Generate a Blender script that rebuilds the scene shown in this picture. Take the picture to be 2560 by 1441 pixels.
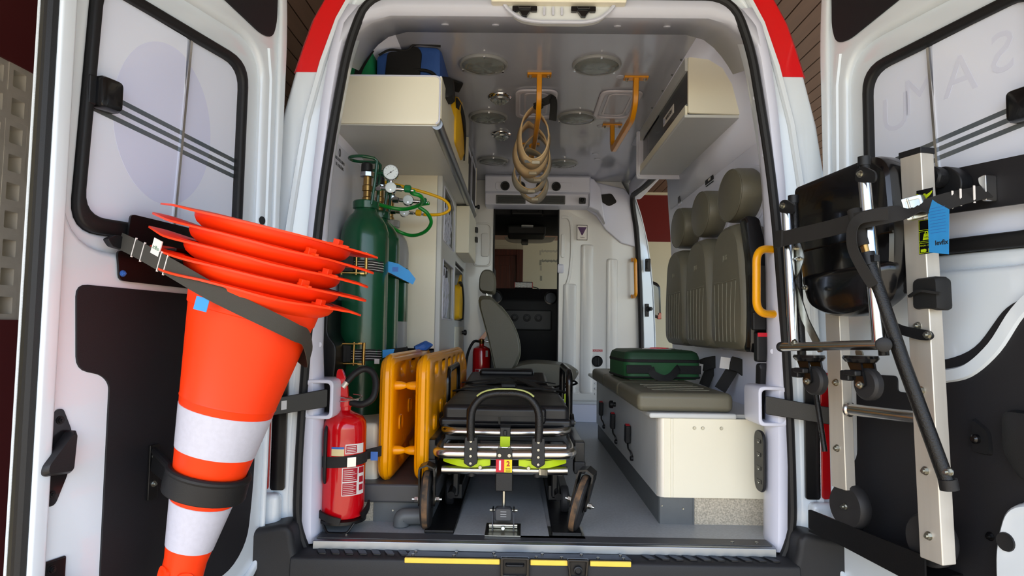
import bpy, bmesh, math, random
from mathutils import Vector, Matrix
random.seed(7)
for o in list(bpy.data.objects): bpy.data.objects.remove(o)
scene=bpy.context.scene; COL=scene.collection
V=Vector; R=math.radians; PI=math.pi
# ---------------- camera, light, exposure ----------------
cd=bpy.data.cameras.new('camera'); cam=bpy.data.objects.new('camera',cd); COL.objects.link(cam); scene.camera=cam
cd.sensor_width=36; cd.lens=1650/2560*36; cd.clip_start=.02
def camera_axes(fpx=1650.,vp=(1297.,822.),roll=R(.8)):
    f=V((vp[0]-1280,-(vp[1]-720.5),-fpx)).normalized()
    u=V((math.sin(roll),math.cos(roll),0)); u=(u-f*u.dot(f)).normalized()
    return Matrix((f.cross(u),f,u)).to_4x4()
cam.matrix_world=Matrix.Translation((-.09,-2.2,.694))@camera_axes()
W=bpy.data.worlds.new('sky'); scene.world=W; W.use_nodes=True
nt=W.node_tree; bg=nt.nodes['Background']
sky=nt.nodes.new('ShaderNodeTexSky'); sky.sky_type='NISHITA'; sky.sun_disc=False
sky.sun_elevation=R(52); sky.sun_rotation=R(200); sky.air_density=1.0; sky.dust_density=1.5; sky.ozone_density=.8
nt.links.new(sky.outputs[0],bg.inputs[0]); bg.inputs[1].default_value=.32
sl=bpy.data.lights.new('sun','SUN'); sl.energy=5.0; sl.angle=R(.6); sl.color=(1,.95,.86)
so=bpy.data.objects.new('sun',sl); COL.objects.link(so); so.rotation_euler=V((-.12,.50,-.86)).to_track_quat('-Z','Y').to_euler(); so.location=(0,-6,6)
vs=scene.view_settings; vs.view_transform='Standard'; vs.look='None'; vs.gamma=1; vs.use_curve_mapping=False; vs.exposure=0.72
# ---------------- materials ----------------
def lin(c):
    return tuple(((v/255)/12.92 if v/255<=.04045 else ((v/255+.055)/1.055)**2.4) for v in c)
MATS={}
def mat(name,col,rough=.5,metal=0,coat=0,noise=0,scale=20,bump=0,bscale=200,col2=None,trans=0,ior=1.45,emit=0,alpha=1,spec=.5,stretch=None,sheen=0):
    m=bpy.data.materials.new(name); m.use_nodes=True; t=m.node_tree; p=t.nodes['Principled BSDF']
    c=lin(col)+(1,); p.inputs['Base Color'].default_value=c
    p.inputs['Roughness'].default_value=rough; p.inputs['Metallic'].default_value=metal
    p.inputs['Coat Weight'].default_value=coat; p.inputs['Coat Roughness'].default_value=.04
    p.inputs['Transmission Weight'].default_value=trans; p.inputs['IOR'].default_value=ior; p.inputs['Alpha'].default_value=alpha
    p.inputs['Specular IOR Level'].default_value=spec; p.inputs['Sheen Weight'].default_value=sheen
    if emit: p.inputs['Emission Color'].default_value=c; p.inputs['Emission Strength'].default_value=emit
    tc=t.nodes.new('ShaderNodeTexCoord'); src=tc.outputs['Object']
    if stretch:
        mp=t.nodes.new('ShaderNodeMapping'); mp.inputs['Scale'].default_value=stretch; t.links.new(src,mp.inputs[0]); src=mp.outputs[0]
    if noise or col2:
        n=t.nodes.new('ShaderNodeTexNoise'); n.inputs['Scale'].default_value=scale; n.inputs['Detail'].default_value=5; t.links.new(src,n.inputs[0])
        r=t.nodes.new('ShaderNodeValToRGB'); r.color_ramp.elements[0].position=.35; r.color_ramp.elements[1].position=.65
        c2=lin(col2)+(1,) if col2 else tuple(max(0,v*(1-noise)) for v in c[:3])+(1,)
        r.color_ramp.elements[0].color=c2; r.color_ramp.elements[1].color=c
        t.links.new(n.outputs['Fac'],r.inputs[0]); t.links.new(r.outputs[0],p.inputs['Base Color'])
        mr=t.nodes.new('ShaderNodeMapRange'); mr.inputs[3].default_value=rough*.85; mr.inputs[4].default_value=min(1,rough*1.15)
        t.links.new(n.outputs['Fac'],mr.inputs[0]); t.links.new(mr.outputs[0],p.inputs['Roughness'])
    if bump:
        n2=t.nodes.new('ShaderNodeTexNoise'); n2.inputs['Scale'].default_value=bscale; n2.inputs['Detail'].default_value=3; t.links.new(src,n2.inputs[0])
        b=t.nodes.new('ShaderNodeBump'); b.inputs['Strength'].default_value=bump; b.inputs['Distance'].default_value=.002
        t.links.new(n2.outputs['Fac'],b.inputs['Height']); t.links.new(b.outputs[0],p.inputs['Normal'])
    MATS[name]=m; return m
mat('paint',(224,233,241),.22,0,.6,noise=.02,scale=3)
mat('paint_red',(222,10,18),.2,0,.6)
mat('liner',(218,221,238),.3,0,.15)
mat('header',(192,195,208),.35,0,.1)
mat('ceil_panel',(172,175,186),.16,0,.3,noise=.05,scale=2.5)
mat('laminate',(240,235,214),.33,noise=.01,scale=5)
mat('laminate_grey',(206,209,208),.35,noise=.03,scale=5)
mat('bulkhead',(226,226,224),.25,0,.3,noise=.03,scale=3)
mat('rubber',(20,20,22),.55,bump=.2,bscale=300)
mat('plastic',(22,23,26),.45,bump=.25,bscale=500)
mat('plastic_gloss',(14,14,16),.22,0,.2)
mat('door_panel',(24,24,29),.6,bump=.3,bscale=700,noise=.15,scale=3)
mat('bumper',(34,35,38),.55,bump=.3,bscale=600,noise=.12,scale=6)
mat('black_paint',(15,15,17),.38,noise=.2,scale=40,bump=.15,bscale=500)
mat('hammer_black',(26,25,25),.35,metal=.3,bump=.6,bscale=260)
mat('webbing',(38,37,36),.8,bump=.5,bscale=900)
mat('webbing_olive',(66,64,58),.8,bump=.5,bscale=900)
mat('steel',(206,206,210),.16,1)
mat('aluminium',(218,213,203),.42,.55,noise=.06,scale=40,stretch=(1,1,.05))
mat('alu_tube',(214,212,208),.24,1)
mat('alu_satin',(228,224,214),.42,.35)
mat('alu_anod',(150,156,165),.35,1,noise=.06,scale=15)
mat('zinc',(190,190,180),.3,1,noise=.15,scale=60)
mat('brass',(176,140,84),.35,1,noise=.25,scale=60)
mat('gold',(205,165,95),.3,1,noise=.2,scale=60)
mat('chrome',(225,225,228),.07,1)
mat('oxy_green',(18,78,50),.24,0,.25,bump=.12,bscale=160,noise=.1,scale=6)
mat('oxy_grey',(150,152,152),.35,bump=.12,bscale=160)
mat('hose_green',(18,140,50),.3,0,.2)
mat('hose_yellow',(240,186,10),.35)
mat('yellow_cap',(235,180,20),.45)
mat('knob_green',(10,110,60),.4)
mat('gauge_white',(225,236,240),.35,spec=.4)
mat('ink',(30,32,36),.7)
mat('cone_orange',(255,62,8),.42,noise=.05,scale=3,bump=.05,bscale=80,spec=.4)
mat('tape',(200,200,214),.4,noise=.05,scale=90,bump=.15,bscale=500)
mat('board_yellow',(255,168,0),.26,0,.25,noise=.05,scale=6,bump=.05,bscale=60)
mat('handle_yellow',(255,176,0),.3,0,.3)
mat('rail_yellow',(226,150,10),.3,0,.3)
mat('ext_red',(205,6,20),.16,0,.7)
mat('label_red',(176,28,44),.5)
mat('label_white',(236,232,228),.5)
mat('label_cream',(232,214,160),.5)
mat('label_blue',(60,110,190),.5)
mat('tag_blue',(52,150,222),.5,noise=.06,scale=40)
mat('seat_vinyl',(106,103,88),.42,bump=.25,bscale=420,noise=.05,scale=5)
mat('seat_trim',(132,130,114),.5)
mat('stretcher_vinyl',(28,28,31),.38,bump=.3,bscale=30,noise=.15,scale=8)
mat('lime',(196,222,20),.4)
mat('lime_pale',(222,228,140),.4)
mat('sticker_red',(212,28,48),.45); mat('sticker_yellow',(250,220,30),.45)
mat('yellow_reflect',(252,214,84),.32,noise=.08,scale=30)
mat('tyre',(38,38,40),.55,noise=.2,scale=20)
mat('tyre_dirt',(120,92,66),.85,col2=(60,54,48),scale=35)
mat('floor_vinyl',(174,179,181),.38,noise=.16,scale=110)
mat('kick_grey',(96,100,102),.45,noise=.08,scale=30)
mat('speckle',(206,196,176),.6,col2=(158,150,134),scale=170)
mat('box_grey',(70,72,76),.45,noise=.08,scale=20)
mat('bag_green',(34,92,52),.55,noise=.18,scale=9,bump=.2,bscale=300)
mat('bag_lid',(30,68,44),.5,noise=.15,scale=9,bump=.2,bscale=300)
mat('bag_black',(22,23,24),.7,bump=.3,bscale=300,noise=.2,scale=12)
mat('bag_blue',(52,94,170),.6,noise=.2,scale=12,bump=.3,bscale=200)
mat('bag_bright_green',(24,150,92),.6,noise=.22,scale=12,bump=.3,bscale=200)
mat('bag_yellow',(236,184,20),.5,noise=.12,scale=12,bump=.2,bscale=200)
mat('collar',(206,178,136),.55,noise=.1,scale=20)
mat('collar_clear',(190,180,158),.3,noise=.12,scale=15,alpha=.82)
mat('lens',(200,205,202),.12,trans=.75,ior=1.3)
mat('reflector',(205,208,206),.18,.9,bump=.8,bscale=120)
mat('hatch',(208,204,214),.3,0,.2)
mat('glass',(235,242,240),.03,trans=1,ior=1.1,alpha=.35)
mat('film',(230,237,254),.16,0,.5)
mat('film_emblem',(219,225,252),.16,0,.5)
mat('film_letter',(222,228,248),.16,0,.5)
mat('clear_glass',(120,130,136),.05,trans=.55,ior=1.45,coat=.5)
mat('tail_red',(190,8,16),.12,0,.6,trans=.2)
mat('dash',(30,31,34),.6,bump=.3,bscale=500)
mat('dash_grey',(60,61,62),.5)
mat('cab_trim',(190,186,172),.8)
mat('net',(196,200,216),.6)
mat('cabin_dark',(24,22,24),.5)
mat('wall_cream',(232,226,200),.85,noise=.05,scale=1.5,bump=.15,bscale=40)
mat('wall_maroon',(116,28,26),.75,noise=.07,scale=2,bump=.12,bscale=40)
mat('wall_dark_maroon',(92,28,32),.75,noise=.07,scale=2,bump=.12,bscale=40)
mat('block',(196,190,180),.9,noise=.12,scale=9,bump=.4,bscale=60)
mat('soffit',(128,104,90),.6,noise=.12,scale=5,stretch=(8,.6,8))
mat('soffit_gap',(70,54,46),.8)
mat('wood_door',(92,38,24),.45,col2=(66,24,16),scale=6,stretch=(9,9,.6))
mat('concrete',(188,174,150),.9,noise=.16,scale=1.3,bump=.3,bscale=30)
mat('paper',(196,198,200),.7)
mat('mirror',(220,225,228),.03,1)
mat('screen_white',(228,220,214),.4)
mat('purple',(78,38,96),.5)
# ---------------- mesh helpers ----------------
def basis(d,up=None):
    d=V(d).normalized(); up=V(up) if up is not None else V((0,0,1))
    if abs(d.dot(up.normalized()))>.98: up=V((1,0,0)) if abs(d.x)<.9 else V((0,1,0))
    a=up.cross(d).normalized(); return a,d.cross(a),d
def frame(o,a,b,c):
    m=Matrix((V(a).normalized(),V(b).normalized(),V(c).normalized())).transposed().to_4x4(); m.translation=V(o); return m
class B:
    def __init__(s): s.v=[]; s.f=[]
    def add(s,vs,fs):
        o=len(s.v); s.v+=[V(p) for p in vs]; s.f+=[tuple(i+o for i in f) for f in fs]; return s
    def bx(s,x0,x1,y0,y1,z0,z1,M=None):
        vs=[V((x,y,z)) for x in (x0,x1) for y in (y0,y1) for z in (z0,z1)]
        if M: vs=[M@p for p in vs]
        return s.add(vs,[(0,1,3,2),(4,6,7,5),(0,4,5,1),(2,3,7,6),(0,2,6,4),(1,5,7,3)])
    def loft(s,rings,closed=True,cap=True):
        n=len(rings[0]); vs=[p for r in rings for p in r]; fs=[]
        for i in range(len(rings)-1):
            for j in range(n if closed else n-1):
                k=(j+1)%n; fs.append((i*n+j,i*n+k,(i+1)*n+k,(i+1)*n+j))
        if cap and closed: fs+=[tuple(range(n-1,-1,-1)),tuple(range((len(rings)-1)*n,len(rings)*n))]
        return s.add(vs,fs)
    def lathe(s,prof,o,axis,n=28,cap=True):
        a,b,d=basis(axis); o=V(o)
        return s.loft([[o+d*h+(a*math.cos(2*PI*i/n)+b*math.sin(2*PI*i/n))*r for i in range(n)] for r,h in prof],True,cap)
    def cyl(s,p,q,r,r2=None,n=16):
        p,q=V(p),V(q); return s.lathe([(r,0),(r if r2 is None else r2,(q-p).length)],p,q-p,n)
    def ball(s,c,r,n=14,sc=(1,1,1)):
        c=V(c); rings=[]
        for i in range(1,n):
            t=PI*i/n; rings.append([c+V((r*sc[0]*math.sin(t)*math.cos(2*PI*j/n),r*sc[1]*math.sin(t)*math.sin(2*PI*j/n),-r*sc[2]*math.cos(t))) for j in range(n)])
        return s.loft(rings)
    def sweep(s,path,prof,up=None,closed=False,cap=True):
        path=[V(p) for p in path]; n=len(path); rings=[]; pu=V(up) if up is not None else None
        for i,p in enumerate(path):
            t=(path[(i+1)%n]-path[i-1]) if closed or 0<i<n-1 else (path[1]-path[0] if i==0 else path[-1]-path[-2])
            t.normalize()
            if pu is None: a,b,_=basis(t); pu=b
            a=pu.cross(t)
            if a.length<1e-4: a=basis(t)[0]
            a.normalize(); b=t.cross(a)
            if up is None: pu=b
            pr=prof(i) if callable(prof) else prof
            rings.append([p+a*x+b*y for x,y in pr])
        if closed: rings.append(rings[0])
        return s.loft(rings,True,cap and not closed)
    def tube(s,path,r,n=12,closed=False):
        f=(lambda i:[(r[i]*math.cos(2*PI*k/n),r[i]*math.sin(2*PI*k/n)) for k in range(n)]) if isinstance(r,(list,tuple)) else [(r*math.cos(2*PI*k/n),r*math.sin(2*PI*k/n)) for k in range(n)]
        return s.sweep(path,f,None,closed)
    def strap(s,path,w,t,up):          # flat webbing: w across 'a', t along up
        return s.sweep(path,[(-w/2,-t/2),(w/2,-t/2),(w/2,t/2),(-w/2,t/2)],up)
    def strapw(s,path,w,t,wd):         # flat webbing whose width keeps to one direction
        path=[V(p) for p in path]; n=len(path); rings=[]; wd=V(wd)
        for i,p in enumerate(path):
            d=(path[min(i+1,n-1)]-path[max(i-1,0)]).normalized(); a=(wd-d*wd.dot(d)).normalized(); c=d.cross(a)
            rings.append([p+a*x+c*y for x,y in ((-w/2,-t/2),(w/2,-t/2),(w/2,t/2),(-w/2,t/2))])
        return s.loft(rings)
    def prism(s,pts,M,c0,c1):
        n=len(pts); vs=[M@V((a,b,c)) for c in (c0,c1) for a,b in pts]
        return s.add(vs,[tuple(range(n-1,-1,-1)),tuple(range(n,2*n))]+[(i,(i+1)%n,n+(i+1)%n,n+i) for i in range(n)])
    def pad(s,pts,M,rings):            # padded shape: rings of (inset factor, height)
        cx=sum(p[0] for p in pts)/len(pts); cy=sum(p[1] for p in pts)/len(pts)
        return s.loft([[M@V((cx+(a-cx)*k[0],cy+(b-cy)*(k[2] if len(k)>2 else k[0]),k[1])) for a,b in pts] for k in rings])
def rpoly(pts,r,n=5):
    out=[]; N=len(pts)
    for i in range(N):
        p,q,w=V(pts[i-1]),V(pts[i]),V(pts[(i+1)%N]); rr=r[i] if isinstance(r,(list,tuple)) else r
        d1=(p-q); d2=(w-q); l=min(rr,d1.length*.49,d2.length*.49)
        a=q+d1.normalized()*l; b=q+d2.normalized()*l
        if l<1e-5: out.append(tuple(q)); continue
        for k in range(n+1):
            t=k/n; out.append(tuple(a*(1-t)**2+q*2*t*(1-t)+b*t*t))
    return out
def rrect(a0,a1,b0,b1,r,n=5): return rpoly([(a0,b0),(a1,b0),(a1,b1),(a0,b1)],r,n)
def ell(c,ra,rb,n=28): return [(c[0]+ra*math.cos(2*PI*i/n),c[1]+rb*math.sin(2*PI*i/n)) for i in range(n)]
def smooth_path(pts,n=6,closed=False):
    P=[V(p) for p in pts]; N=len(P); out=[]
    rng=range(N) if closed else range(N-1)
    for i in rng:
        g=lambda k:P[k%N] if closed else P[min(max(k,0),N-1)]
        p0,p1,p2,p3=g(i-1),g(i),g(i+1),g(i+2)
        for k in range(n):
            t=k/n; out.append(.5*((2*p1)+(p2-p0)*t+(2*p0-5*p1+4*p2-p3)*t*t+(3*p1-p0-3*p2+p3)*t**3))
    if not closed: out.append(P[-1])
    return out
def bend(pts,r,n=6):                   # polyline with rounded corners, open, 3-D
    P=[V(p) for p in pts]; out=[P[0]]
    for i in range(1,len(P)-1):
        q=P[i]; d1=P[i-1]-q; d2=P[i+1]-q; l=min(r,d1.length*.48,d2.length*.48)
        a=q+d1.normalized()*l; b=q+d2.normalized()*l
        for k in range(n+1):
            t=k/n; out.append(a*(1-t)**2+q*2*t*(1-t)+b*t*t)
    out.append(P[-1]); return out
def panel(outer,holes,M,c0,c1,bevel=0):
    cu=bpy.data.curves.new('tmp','CURVE'); cu.dimensions='2D'; cu.fill_mode='BOTH'
    h=(c1-c0)/2; cu.extrude=max(h-bevel,0); cu.bevel_depth=bevel; cu.bevel_resolution=2; cu.offset=-bevel
    for poly in [outer]+list(holes):
        sp=cu.splines.new('POLY'); sp.points.add(len(poly)-1); sp.use_cyclic_u=True
        for p,q in zip(sp.points,poly): p.co=(q[0],q[1],0,1)
    o=bpy.data.objects.new('tmp',cu); me=bpy.data.meshes.new_from_object(o); bpy.data.objects.remove(o); bpy.data.curves.remove(cu)
    me.transform(M@Matrix.Translation((0,0,(c0+c1)/2))); return me
def text(s,size,M,depth=.0004,align='CENTER',bold=0):
    cu=bpy.data.curves.new('tmp','FONT'); cu.body=s; cu.size=size; cu.extrude=depth; cu.align_x=align; cu.align_y='CENTER'; cu.offset=bold; cu.resolution_u=3
    o=bpy.data.objects.new('tmp',cu); me=bpy.data.meshes.new_from_object(o); bpy.data.objects.remove(o); bpy.data.curves.remove(cu)
    me.transform(M); return me
def root_loc(p):
    l=V((0,0,0))
    while p is not None: l=l+p.location; p=p.parent
    return l
def obj(name,b,m,parent=None,bevel=0,seg=2,angle=35,sub=0,label=None,cat=None,group=None,kind=None,solid=0,loc=None):
    if isinstance(b,B):
        me=bpy.data.meshes.new(name); me.from_pydata([tuple(p) for p in b.v],[],b.f)
    else: me=b
    bm=bmesh.new(); bm.from_mesh(me); bmesh.ops.remove_doubles(bm,verts=bm.verts,dist=1e-5); bmesh.ops.recalc_face_normals(bm,faces=bm.faces); bm.to_mesh(me); bm.free()
    o=bpy.data.objects.new(name,me); COL.objects.link(o)
    if parent is not None: me.transform(Matrix.Translation(-root_loc(parent))); o.parent=parent
    else:
        if loc is None:
            xs=[v.co for v in me.vertices]; loc=V((sum(p.x for p in xs)/len(xs),sum(p.y for p in xs)/len(xs),min(p.z for p in xs)))
        me.transform(Matrix.Translation(-V(loc))); o.location=loc
    me.materials.clear(); me.materials.append(MATS[m])
    for p in me.polygons: p.use_smooth=True
    me.set_sharp_from_angle(angle=R(angle))
    if solid: md=o.modifiers.new('solid','SOLIDIFY'); md.thickness=solid; md.offset=0
    if bevel: md=o.modifiers.new('bevel','BEVEL'); md.width=bevel; md.segments=seg; md.limit_method='ANGLE'; md.angle_limit=R(35); md.harden_normals=True
    if sub: md=o.modifiers.new('sub','SUBSURF'); md.levels=sub; md.render_levels=sub
    tag(o,label,cat,group,kind); return o
def tag(o,label=None,cat=None,group=None,kind=None):
    for k,v in (('label',label),('category',cat),('group',group),('kind',kind)):
        if v: o[k]=v
    return o
def thing(name,loc,label,cat,group=None,kind=None):
    o=bpy.data.objects.new(name,None); COL.objects.link(o); o.location=loc; o.empty_display_size=.1; return tag(o,label,cat,group,kind)
def clone(o,loc,label=None):
    r=o.copy(); COL.objects.link(r); r.location=loc
    if label: r['label']=label
    for ch in o.children:
        c=ch.copy(); COL.objects.link(c); c.parent=r
        for g in ch.children:
            d=g.copy(); COL.objects.link(d); d.parent=c
    return r
def screw(p,axis,parent,r=.006,h=.004,m='zinc',name='screw',socket=True):
    b=B(); b.lathe([(r*.9,-.002),(r,0),(r,h*.6),(r*.8,h)]+([(r*.45,h),(r*.4,h*.4)] if socket else []),p,axis,12); return obj(name,b,m,parent)
def bolt(p,axis,parent,r=.009,h=.008,m='zinc'):
    a=V(axis).normalized(); b=B(); b.lathe([(r*1.35,-.001),(r*1.35,.0015)],p,a,14); b.lathe([(r,.0015),(r,h)],p,a,6); b.lathe([(r*.5,h),(r*.5,h*1.6)],p,a,10); return obj('bolt',b,m,parent)
XZ=lambda y:frame((0,y,0),(1,0,0),(0,0,1),(0,-1,0))   # a=x b=z c towards the rear (-y)
YZ=lambda x:frame((x,0,0),(0,1,0),(0,0,1),(1,0,0))    # a=y b=z c=+x
XY=lambda z:frame((0,0,z),(1,0,0),(0,1,0),(0,0,1))
def door_frame(h,b,s):
    b=R(b); return frame((h[0],h[1],0),(s*math.sin(b),-math.cos(b),0),(0,0,1),(-s*math.cos(b),-math.sin(b),0))
LF=door_frame((-.9,-.02),17,-1); RF=door_frame((.92,-.02),16,1)
# ================= the place around the vehicle =================
GZ=-.62
obj('floor',B().bx(-9,9,-16,12,GZ-.1,GZ),'concrete',kind='structure')
yw=5.7
wl=thing('wall_front',(0,yw,GZ),None,None,kind='structure')
b=B().bx(-3.2,5,yw,yw+.2,GZ,.48); obj('maroon_base',b,'wall_maroon',wl)
b=B().bx(-3.2,5,yw+.004,yw+.2,.48,1.76); obj('cream_field',b,'wall_cream',wl)
b=B().bx(-3.2,5,yw,yw+.2,1.76,2.7); obj('maroon_band',b,'wall_maroon',wl)
for k,(px,pz) in enumerate([(.16,1.49),(.44,1.47),(.17,1.3),(.44,1.3)]):
    obj('tape_mark',B().bx(px-.011,px+.011,yw+.001,yw+.004,pz-.03,pz+.03),'kick_grey',wl)
obj('wall_notice',B().bx(.62,.83,yw-.004,yw+.003,.98,1.36),'paper',wl)
obj('torn_edge',B().prism([(.17+.0135*i,1.515+.012*math.sin(i*2.3)+(.012 if i%3 else 0)) for i in range(20)]+[(.43-.0135*i,1.498+.006*math.sin(i*1.7)) for i in range(20)],XZ(yw+.003),0,.002),'kick_grey',wl)
# timber door in the front wall
dr=thing('door_1',(-.45,yw,GZ),None,None,kind='structure')
obj('door_leaf',B().bx(-.86,-.13,yw-.02,yw+.003,GZ,1.57),'wood_door',dr,bevel=.004)
obj('door_frame',B().bx(-.95,-.86,yw-.05,yw+.002,GZ,1.64).bx(-.13,-.05,yw-.05,yw+.002,GZ,1.64).bx(-.86,-.13,yw-.05,yw+.002,1.57,1.64),'wood_door',dr,bevel=.006)
for (a0,a1,z0,z1) in [(-.78,-.52,.6,1.45),(-.47,-.21,.6,1.45),(-.78,-.52,-.4,.45),(-.47,-.21,-.4,.45)]:
    obj('door_panel',B().bx(a0,a1,yw-.03,yw-.018,z0,z1),'wood_door',dr,bevel=.008)
obj('door_knob',B().lathe([(.012,0),(.012,.03),(.025,.04),(.025,.055),(.012,.065)],(-.19,yw-.02,.42),(0,-1,0),16),'brass',dr)
# left boundary wall with a field of breeze blocks
ws=thing('wall_left',(-2.36,2,GZ),None,None,kind='structure')
P=.124; Z0=.70; NR=9; Y0=-.30; NC=16
obj('maroon_base',B().bx(-2.42,-2.3,-1.0,5.7,GZ,Z0),'wall_dark_maroon',ws)
obj('maroon_band',B().bx(-2.42,-2.3,-1.0,5.7,Z0+NR*P,2.75),'wall_dark_maroon',ws)
obj('side_field',B().bx(-2.42,-2.3,Y0+NC*P,5.7,Z0,Z0+NR*P).bx(-2.42,-2.3,-1.0,Y0,Z0,Z0+NR*P),'block',ws)
first=None
for r in range(NR):
    for c in range(NC):
        if first is None:
            h=P/2; me=panel(rrect(-h,h,-h,h,.001,1),[rrect(-h+.025,h-.025,-h+.025,h-.025,.005,2)],YZ(0),-.05,.05)
            first=obj('breeze_block',me,'block',ws); first.location=V((-2.36,Y0+P/2,Z0+P/2))-ws.location; me.transform(Matrix.Translation(ws.location)); q=first
        else:
            q=first.copy(); COL.objects.link(q)
        q.location=V((-2.36+random.uniform(-.002,.002),Y0+(c+.5)*P,Z0+(r+.5)*P))-ws.location
obj('wall_beyond',B().bx(-3.5,-3.4,-3,8,GZ,3.0),'wall_cream',None,kind='structure')
# boarded carport soffit, boards run lengthwise
ce=thing('ceiling',(0,1.5,2.36),None,None,kind='structure')
obj('soffit_base',B().bx(-3.2,4.6,-3.0,5.9,2.375,2.42),'soffit_gap',ce)
pb=None
for k in range(78):
    x=-3.2+.1*k
    if pb is None:
        pb=obj('plank',B().bx(x+.004,x+.096,-3.0,5.7,2.352,2.376),'soffit',ce)
    else:
        q=pb.copy(); COL.objects.link(q); q.location=(.1*k,0,0)
obj('trim_1',B().bx(-3.0,4.6,5.66,5.7,2.325,2.352),'wall_cream',None,kind='structure')
# ================= the ambulance =================
AMB=thing('ambulance',(0,1.5,-.62),'white ambulance van seen from behind with both rear doors wide open','ambulance')
def hw_out(z):
    T=[(-.5,.985),(0,.985),(.5,.985),(1.0,.962),(1.35,.925),(1.6,.865),(1.8,.80),(1.92,.72),(2.0,.58),(2.03,.4)]
    for (z0,w0),(z1,w1) in zip(T,T[1:]):
        if z<=z1: return w0+(w1-w0)*(z-z0)/(z1-z0)
    return .4
def side_pts(zs): return [(hw_out(z),z) for z in zs]
OUT=side_pts([-.40,-.1,.3,.7,1.0,1.2,1.4,1.6,1.75,1.86,1.95,2.0,2.03])
OUT=[(x,z) for x,z in OUT]+[(-x,z) for x,z in reversed(OUT)]
def opening(d=0,zt=1.835,zb=-.16,r=.26):   # door aperture outline grown by d
    p=[(.70+d,zb-d),(.808+d,.02),(.803+d,.35),(.787+d,.75),(.755+d,1.2),(.685+d,1.66),(.62+d,zt+d)]
    q=p+[(-x,z) for x,z in reversed(p)]
    return rpoly(q,[.14,.1,.3,.3,.4,.22,.18]+[.18,.22,.4,.3,.3,.1,.14],6)
# rear face of the body around the aperture, slightly stepped towards the opening
obj('rear_body_frame',panel(rpoly(OUT,.05,3),[opening(.035)],XZ(.05),-.05,.035,.012),'paint',AMB)
obj('aperture_flange',panel(opening(.06),[opening(.012)],XZ(.03),-.08,.012,.004),'paint',AMB)
b=B().tube([(x,.005,z) for x,z in opening(.004)],.0155,10,True); obj('rubber_seal',b,'rubber',AMB)
# outer skin
b=B(); ys=[.03,.3,3.0,3.6]
skin=[(x,z) for x,z in side_pts([-.40,-.1,.3,.7,1.0,1.2,1.4,1.6,1.75,1.86,1.95,2.0,2.03])]
for s in (-1,1):
    for k,ysp in enumerate([[(.03,3.0)],[(.03,1.84),(2.98,3.35)]][s>0]):
        b=B().loft([[V((s*x,y,z)) for x,z in skin] for y in ysp],False,False)
        obj('side_skin',b,'paint',AMB,solid=.006)
b=B().loft([[V((x,y,z)) for x,z in [(-.4,2.03),(-.2,2.05),(.2,2.05),(.4,2.03)]] for y in (.03,4.0)],False,False); obj('roof_skin',b,'paint',AMB,solid=.006)
# red reflective corner bands on the rear pillars
for s in (-1,1):
    zs=[1.565,1.66,1.75,1.86,1.93]
    ins=.078; o=[]; i=[]
    for z in zs:
        o.append((s*(hw_out(z)-.004),z)); i.append((s*(hw_out(z)-ins),z))
    b=B().prism(o+list(reversed(i)),XZ(.0145),0,.002)
    b.loft([[V((s*(hw_out(z)+.004),y,z)) for z in zs] for y in (.02,.45)],False,False)
    obj('red_corner_band',b,'paint_red',AMB)
# sloping gutter rib beside each aperture
for s in (-1,1):
    b=B().sweep([(s*(hw_out(z)-.088+.010*(z<1.2)),.008,z) for z in (.1,.5,.9,1.2,1.4,1.6,1.75,1.86)],[(-.012,-.004),(.012,-.004),(.007,.006),(-.007,.006)],(0,-1,0)); obj('gutter_rib',b,'paint',AMB)
# tail lamps
for s in (-1,1):
    t=B().prism(rpoly([(s*.855,.15),(s*.905,.15),(s*.905,.56),(s*.855,.58)],.01,3),XZ(.014),0,.012); lamp=obj('tail_lamp_housing',t,'plastic_gloss',AMB,bevel=.003)
    b=B().prism(rpoly([(s*.905,.152),(s*.984,.16),(s*.984,.57),(s*.905,.56)],.012,3),XZ(.014),0,.02).bx(min(s*.93,s*.992),max(s*.93,s*.992),.01,.16,.165,.56)
    obj('tail_lamp_lens',b,'tail_red',lamp,bevel=.006)
    b=B().bx(min(s*.862,s*.982),max(s*.862,s*.982),-.03,.02,-.02,.145); obj('lamp_ledge',b,'paint',AMB,bevel=.02,seg=3)
# bumper: black corners, step with treads
for s in (-1,1):
    pr=rpoly([(s*.80,.07),(s*1.0,.03),(s*1.04,-.2),(s*1.04,-.62+.12),(s*.78,-.5),(s*.74,-.14),(s*.79,-.02)],.05,4)
    obj('bumper_corner',B().prism(pr,XZ(.06),-.1,.14),'bumper',AMB,bevel=.03,seg=3)
    obj('bumper_plug',B().lathe([(.026,0),(.024,.006),(.014,.004),(.012,.01)],(s*.772,-.083,-.135),(0,-1,0),18),'plastic',AMB)
YS=-.084; ZS=-.030
b=B().loft([[V((x,y,z)) for y,z in [(.06,ZS+.003),(YS+.012,ZS),(YS,ZS-.008),(YS-.004,ZS-.03),(YS-.004,ZS-.075),(YS+.004,ZS-.082),(YS+.004,-.5),(.06,-.5)]] for x in (-.80,.80)]); bum=obj('bumper_step',b,'bumper',AMB,bevel=.006)
tr=None
for k in range(34):
    x=-.715+.0435*k
    if -.44<x<.30: continue
    if tr is None:
        tr=obj('tread_bar',B().prism(rpoly([(x,YS+.016),(x+.026,YS+.016),(x+.008,-.028),(x-.018,-.028)],.006,2),XY(ZS),0,.005),'plastic',bum,bevel=.0015); x00=x
    else:
        q=tr.copy(); COL.objects.link(q); q.location=(x-x00,0,0)
plate=obj('step_plate',B().prism([(-.43,-.03),(.262,-.03),(.275,YS+.006),(-.435,YS+.006)],XY(ZS),0.0,.004),'black_paint',AMB,bevel=.001)
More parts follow.
